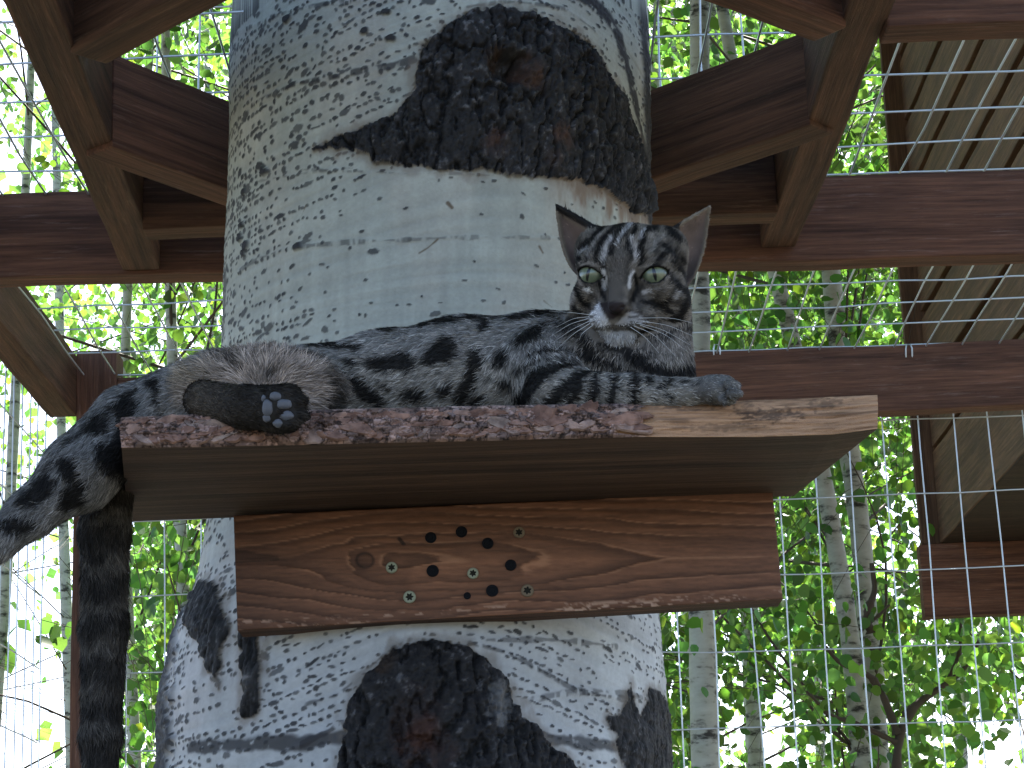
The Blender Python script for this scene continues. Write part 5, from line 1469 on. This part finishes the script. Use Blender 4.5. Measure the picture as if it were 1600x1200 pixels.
def build_cat():
    rng = np.random.default_rng(33)
    lo = np.array([K(-135, 600, 1.8)[0], 1.64, K(150, 1330, 1.86)[2]]); hi = np.array([K(1185, 500, 1.72)[0], 1.93, K(900, 300, 1.77)[2] + 0.01])
    V, Fq = surface_nets(lo, hi, 0.00175, cat_sd)
    # point normals and areas
    a, b, c, d = (V[Fq[:, k]] for k in range(4))
    fn = np.cross(c - a, d - b); fa = np.linalg.norm(fn, axis=1); fn /= fa[:, None] + 1e-20
    vn = np.zeros_like(V)
    for k in range(4): np.add.at(vn, Fq[:, k], fn)
    vn /= np.linalg.norm(vn, axis=1)[:, None] + 1e-20
    test = cat_sd(V[:400] + vn[:400] * 0.004)
    if np.mean(test > 0) < 0.5:
        vn = -vn; fn = -fn; Fq = Fq[:, ::-1]
    def region(p):
        _, rg = cat_sd(p, True)
        return np.argmin(np.stack([rg[k] - (0.0015 if k == 'ear' else 0) for k in REGS], 1), 1)
    reg = region(V)
    root = empty('cat', tuple(K(760, 640, 1.80)))
    tag(root, 'dark spotted tabby cat lying on the shelf with its tail hanging down', 'cat')
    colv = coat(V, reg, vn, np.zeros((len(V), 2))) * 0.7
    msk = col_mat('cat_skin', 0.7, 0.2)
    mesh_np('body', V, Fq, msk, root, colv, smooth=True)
    # ---- fur: tapered blades rooted on the skin
    nb = 300000
    p_face = fa * np.where(fn[:, 1] < 0.35, 1.0, 0.22)
    rf = reg[Fq[:, 0]]
    p_face = p_face * np.where(rf == REGS.index('head'), 3.6, 1.0) * np.where(rf == REGS.index('ear'), 1.6, 1.0) * np.where(np.isin(rf, [REGS.index('hindfoot'), REGS.index('paw')]), 1.8, 1.0)
    p_face /= p_face.sum()
    f = rng.choice(len(Fq), nb, p=p_face)
    u, w_ = rng.random((2, nb, 1))
    A, B, C_, D_ = (V[Fq[f, k]] for k in range(4))
    p = (A * (1 - u) + B * u) * (1 - w_) + (D_ * (1 - u) + C_ * u) * w_
    n = vn[Fq[f, 0]] * 0.5 + vn[Fq[f, 2]] * 0.5; n /= np.linalg.norm(n, axis=1)[:, None] + 1e-9
    rg = reg[Fq[f, 0]]
    # flow: weighted by the nearest bones; on the head away from the nose
    flow = np.zeros_like(p); ws = np.zeros(nb)
    for rname, kind, data, k, fl in PR:
        if fl is None: continue
        fl = np.asarray(fl, float); L_ = np.linalg.norm(fl)
        if L_ < 1e-9: continue
        v = sd_prim(p, kind, data); q = np.exp(-np.clip(v, 0, 1) / 0.006) * (rg == REGS.index(rname)) + 1e-9 * np.exp(-np.clip(v, 0, 1) / 0.02)
        flow += q[:, None] * (fl / L_); ws += q
    flow /= ws[:, None] + 1e-30
    hd = (rg == REGS.index('head')) | (rg == REGS.index('ear'))
    nose = HL(0, -40, 98)
    away = p - nose; away /= np.linalg.norm(away, axis=1)[:, None]
    flow[hd] = away[hd]
    xq, yq = proj(p)
    thm = rg == REGS.index('thigh')
    hfm = rg == REGS.index('hindfoot')
    rad = np.stack([(xq - 415) / 60, (yq - 612) / 40], -1); rad /= np.linalg.norm(rad, axis=1)[:, None] + 1e-6
    flow[thm] = (EX[None] * rad[:, :1] - EU[None] * np.minimum(rad[:, 1:], 0.25))[thm]
    flow += rng.normal(0, 0.16, flow.shape)
    nz_ = fbm(xq / 26 + 5, yq / 26 + 3, 4.0, 3) - 0.5
    flow += (np.cross(n, flow)) * (nz_ * 1.2)[:, None]
    t = flow - n * (flow * n).sum(1)[:, None]; t /= np.linalg.norm(t, axis=1)[:, None] + 1e-9
    LEN = dict(body=8.0, neck=7.0, foreleg=5.5, paw=3.2, thigh=12.0, hindfoot=5.0, farleg=8.5, tail=9.5, head=5.6, ear=2.0)
    ln = np.array([LEN[q] for q in REGS])[rg] * 0.001 * rng.uniform(0.6, 1.25, nb)
    ln[thm] *= np.clip(0.35 + 0.9 * np.hypot((xq - 415) / 110, (yq - 615) / 62), 0.4, 1.25)[thm]
    # short on nose, lids and muzzle
    dn = np.linalg.norm(p - nose, axis=1) / HS
    ln[hd] *= np.clip(dn / 75, 0.34, 1.0)[hd]
    keep = ~((dn < 26) & (mark(xq.astype(np.float32), yq.astype(np.float32), G([(937, 474), (950, 471), (968, 471), (980, 475), (972, 488), (957, 500), (942, 487)])) < 0.5))
    for s in (-1, 1):
        aa, z = almond(p, s); keep &= ~((aa < 4.5) & (z > 0) & (np.linalg.norm(p - HL(*EYE[0 if s < 0 else 1]), axis=1) < 34 * HS))
        ln[(aa < 14) & (z > 0) & hd] *= 0.55
    for (x_, y_, a_, b_) in PADS: keep &= ~((np.hypot((xq - x_) / (a_ + 1), (yq - y_) / (b_ + 1)) < 1) & (rg == REGS.index('hindfoot')))
    # tufts: hairs of one small patch share tone and lean
    cs = np.where(hd, 0.0013, np.where(thm | (rg == REGS.index('tail')), 0.0032, 0.0021))[:, None]
    ck = np.floor((p + rng.normal(0, 0.33, p.shape) * cs) / cs).astype(np.int64)
    hsh = (ck[:, 0] * 73856093) ^ (ck[:, 1] * 19349663) ^ (ck[:, 2] * 83492791)
    def hrand(k): 
        q = (hsh * 2654435761 + k * 974711) & 0xFFFFFF; q = (q ^ (q >> 11)) * 40503 & 0xFFFFFF
        return q / float(0xFFFFFF)
    tone = np.exp((hrand(1) - 0.5) * np.where(hd, 0.8, 1.25))
    t = t + np.cross(n, t) * ((hrand(2) - 0.5) * np.where(hd, 0.5, 0.9))[:, None]; t /= np.linalg.norm(t, axis=1)[:, None] + 1e-9
    lift0 = 0.7 + 0.7 * hrand(3)
    er_ = rg == REGS.index('ear'); inner = er_ & ((n @ EZ) > 0.1) & (rng.random(nb) < 0.25) & (np.minimum(line_d(xq, yq, [(869, 320), (876, 372), (893, 428)]), line_d(xq, yq, [(1109, 322), (1102, 388), (1084, 440)])) > 13)
    ln[inner] *= 2.6
    lift = lift0 * np.where(inner, 0.6, 1.0) * np.where(thm, 0.42, np.where(rg == REGS.index('tail'), 0.30, 0.24)) * rng.uniform(0.6, 1.4, nb)
    dirv = t * np.cos(lift)[:, None] + n * np.sin(lift)[:, None]
    side = np.cross(n, dirv); side /= np.linalg.norm(side, axis=1)[:, None] + 1e-9
    roll = rng.normal(0, 0.45, nb)[:, None]; side = side * np.cos(roll) + n * np.sin(roll)
    wd = (np.where(hd, 0.00023, 0.00033) * rng.uniform(0.7, 1.3, nb))[:, None]
    p0 = p - n * 0.0006
    m1 = p0 + dirv * (ln * 0.55)[:, None]
    tip = m1 + (dirv * 0.9 + t * 0.25 - n * 0.12) * (ln * 0.5)[:, None]
    tip[:, 2] -= 0.04 * ln
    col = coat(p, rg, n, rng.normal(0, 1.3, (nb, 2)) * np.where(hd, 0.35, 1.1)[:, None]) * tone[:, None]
    v = rng.uniform(0.62, 1.38, nb)[:, None]
    white = (rng.random(nb) < 0.05) & ~hd & (rg != REGS.index('hindfoot'))
    c0 = col * 0.72 * v; c1 = col * v; c2 = col * v * 1.35
    c2[white] += 0.05
    W = np.stack([p0 - side * wd, p0 + side * wd, m1 + side * wd * 0.75, m1 - side * wd * 0.75, tip], 1)[keep]
    CC = np.stack([c0, c0, c1, c1, c2], 1)[keep]
    k = len(W); ib = np.arange(k)[:, None] * 5
    q4 = ib + np.array([[0, 1, 2, 3]]); q3 = ib + np.array([[3, 2, 4]])
    mf, tt, bb = new_mat('cat_fur')
    at = N(tt, 'ShaderNodeVertexColor', layer_name='Col'); tt.links.new(at.outputs['Color'], bb.inputs['Base Color'])
    bb.inputs['Roughness'].default_value = 0.65; bb.inputs['Specular IOR Level'].default_value = 0.10
    fo = mesh_np('fur', W.reshape(-1, 3), [q4, q3], mf, root, np.clip(CC.reshape(-1, 3), 0, 1))
    fo['kind'] = 'stuff'
    # ---- eyes
    for s in (-1, 1):
        ex, ey, ez = eye_axes(s); c = HL(*EYE[0 if s < 0 else 1])
        nth, nph = 96, 60
        th = np.linspace(0, 2 * np.pi, nth, endpoint=False)[None]; ph = np.linspace(0, np.pi * 0.62, nph)[:, None]
        r_ = ER * HS * (1 + 0.07 * np.exp(-(ph / 0.35) ** 2))
        lx, ly, lz = np.sin(ph) * np.cos(th), np.sin(ph) * np.sin(th), np.cos(ph) + 0 * th
        Vv = c + (r_ * lx)[..., None] * ex + (r_ * ly)[..., None] * ey + (r_ * lz)[..., None] * ez
        # gaze: the pupil looks to the viewer, a little to our left
        gx, gy = lx - (0.02 if s < 0 else -0.02), ly - 0.02
        rr_ = np.hypot(gx, gy)
        iris = np.array([0.125, 0.150, 0.088])[None, None] * (0.75 + 0.5 * fbm(np.arctan2(gy, gx) * 9 + 40, rr_ * 6, 2.0, 3))[..., None]
        iris = iris * (1 - 0.55 * sstep(0.50, 0.80, rr_))[..., None]
        pup = 1 - sstep(0.9, 1.15, np.hypot(gx / 0.115, gy / 0.52)); iris = iris * (1 - pup[..., None]) + 0.004 * pup[..., None]
        out = sstep(0.86, 0.94, rr_)[..., None]; iris = iris * (1 - out) + 0.01 * out
        i = np.arange(nph - 1)[:, None] * nth; j = np.arange(nth)[None]; kk = (j + 1) % nth
        Fe = np.stack([i + j, i + nth + j, i + nth + kk, i + kk], -1).reshape(-1, 4)
        me_, te, be = new_mat('cat_eye')
        at = N(te, 'ShaderNodeVertexColor', layer_name='Col'); te.links.new(at.outputs['Color'], be.inputs['Base Color'])
        be.inputs['Roughness'].default_value = 0.35; be.inputs['Coat Weight'].default_value = 1.0; be.inputs['Coat Roughness'].default_value = 0.03; be.inputs['Coat IOR'].default_value = 1.38
        mesh_np('eye', Vv.reshape(-1, 3), Fe, me_, root, iris.reshape(-1, 3), smooth=True)
    # ---- pads of the upturned sole
    mp_ = simple_mat('paw_pad_skin', (0.085, 0.088, 0.100), 0.5, 0, 0.4)
    for (x_, y_, a_, b_) in PADS:
        c = K(x_, y_, 1.66); q = c.copy()
        # slide along the view direction on to the skin
        dr = (q - np.array(CAM)); dr /= np.linalg.norm(dr)
        tt_ = np.linspace(0, 0.06, 120)[:, None]; dd = cat_sd(q + dr * tt_); hit = np.argmax(dd < 0); q = q + dr * tt_[hit]
        s_ = mpp(q); bm = bmesh.new(); bmesh.ops.create_uvsphere(bm, u_segments=20, v_segments=12, radius=1.0)
        Mx = Matrix((EX * a_ * s_, EU * b_ * s_, EZ * min(a_, b_) * 0.62 * s_)).transposed().to_4x4(); Mx.translation = Vector(q)
        for vv in bm.verts:
            vv.co *= 1 + 0.05 * math.sin(vv.co.x * 5 + x_) + 0.04 * math.sin(vv.co.y * 6 + y_)
        mesh_bm('paw_pad', bm, mp_, root, True, Mx)
    # ---- whiskers
    mw_ = simple_mat('whisker_hair', (0.60, 0.60, 0.58), 0.4)
    for (a_, b_, c_) in [((919, 498), (890, 506), (860, 526)), ((920, 502), (893, 515), (864, 535)), ((922, 505), (895, 522), (868, 547)), ((926, 508), (908, 522), (905, 532)), ((921, 495), (896, 497), (868, 512)), ((924, 492), (890, 488), (858, 486)),
                         ((995, 505), (1035, 514), (1080, 540)), ((1000, 508), (1040, 522), (1072, 548)), ((990, 509), (1022, 522), (1055, 556)), ((1004, 502), (1045, 508), (1084, 526)), ((1000, 497), (1050, 496), (1100, 510)), ((985, 511), (1008, 526), (1030, 552))]:
        Yw = 1.715
        q = smooth_line([K(*a_, Yw - 0.003), K(*b_, Yw - 0.012), K(*c_, Yw - 0.010)], 12)
        Vw, Fw = tube_np(q, np.linspace(0.00020, 0.00006, 12), 4)
        mesh_np('whisker', Vw, Fw, mw_, root, smooth=True)
    return root
PADS = [(430, 619.6, 9.5, 7.5), (444, 632, 12, 8.5), (447.5, 649.6, 12, 8), (434.6, 661.4, 8.5, 7), (418, 638, 9, 14), (412, 623, 4, 6), (417, 653, 7, 7)]
CAT = build_cat()
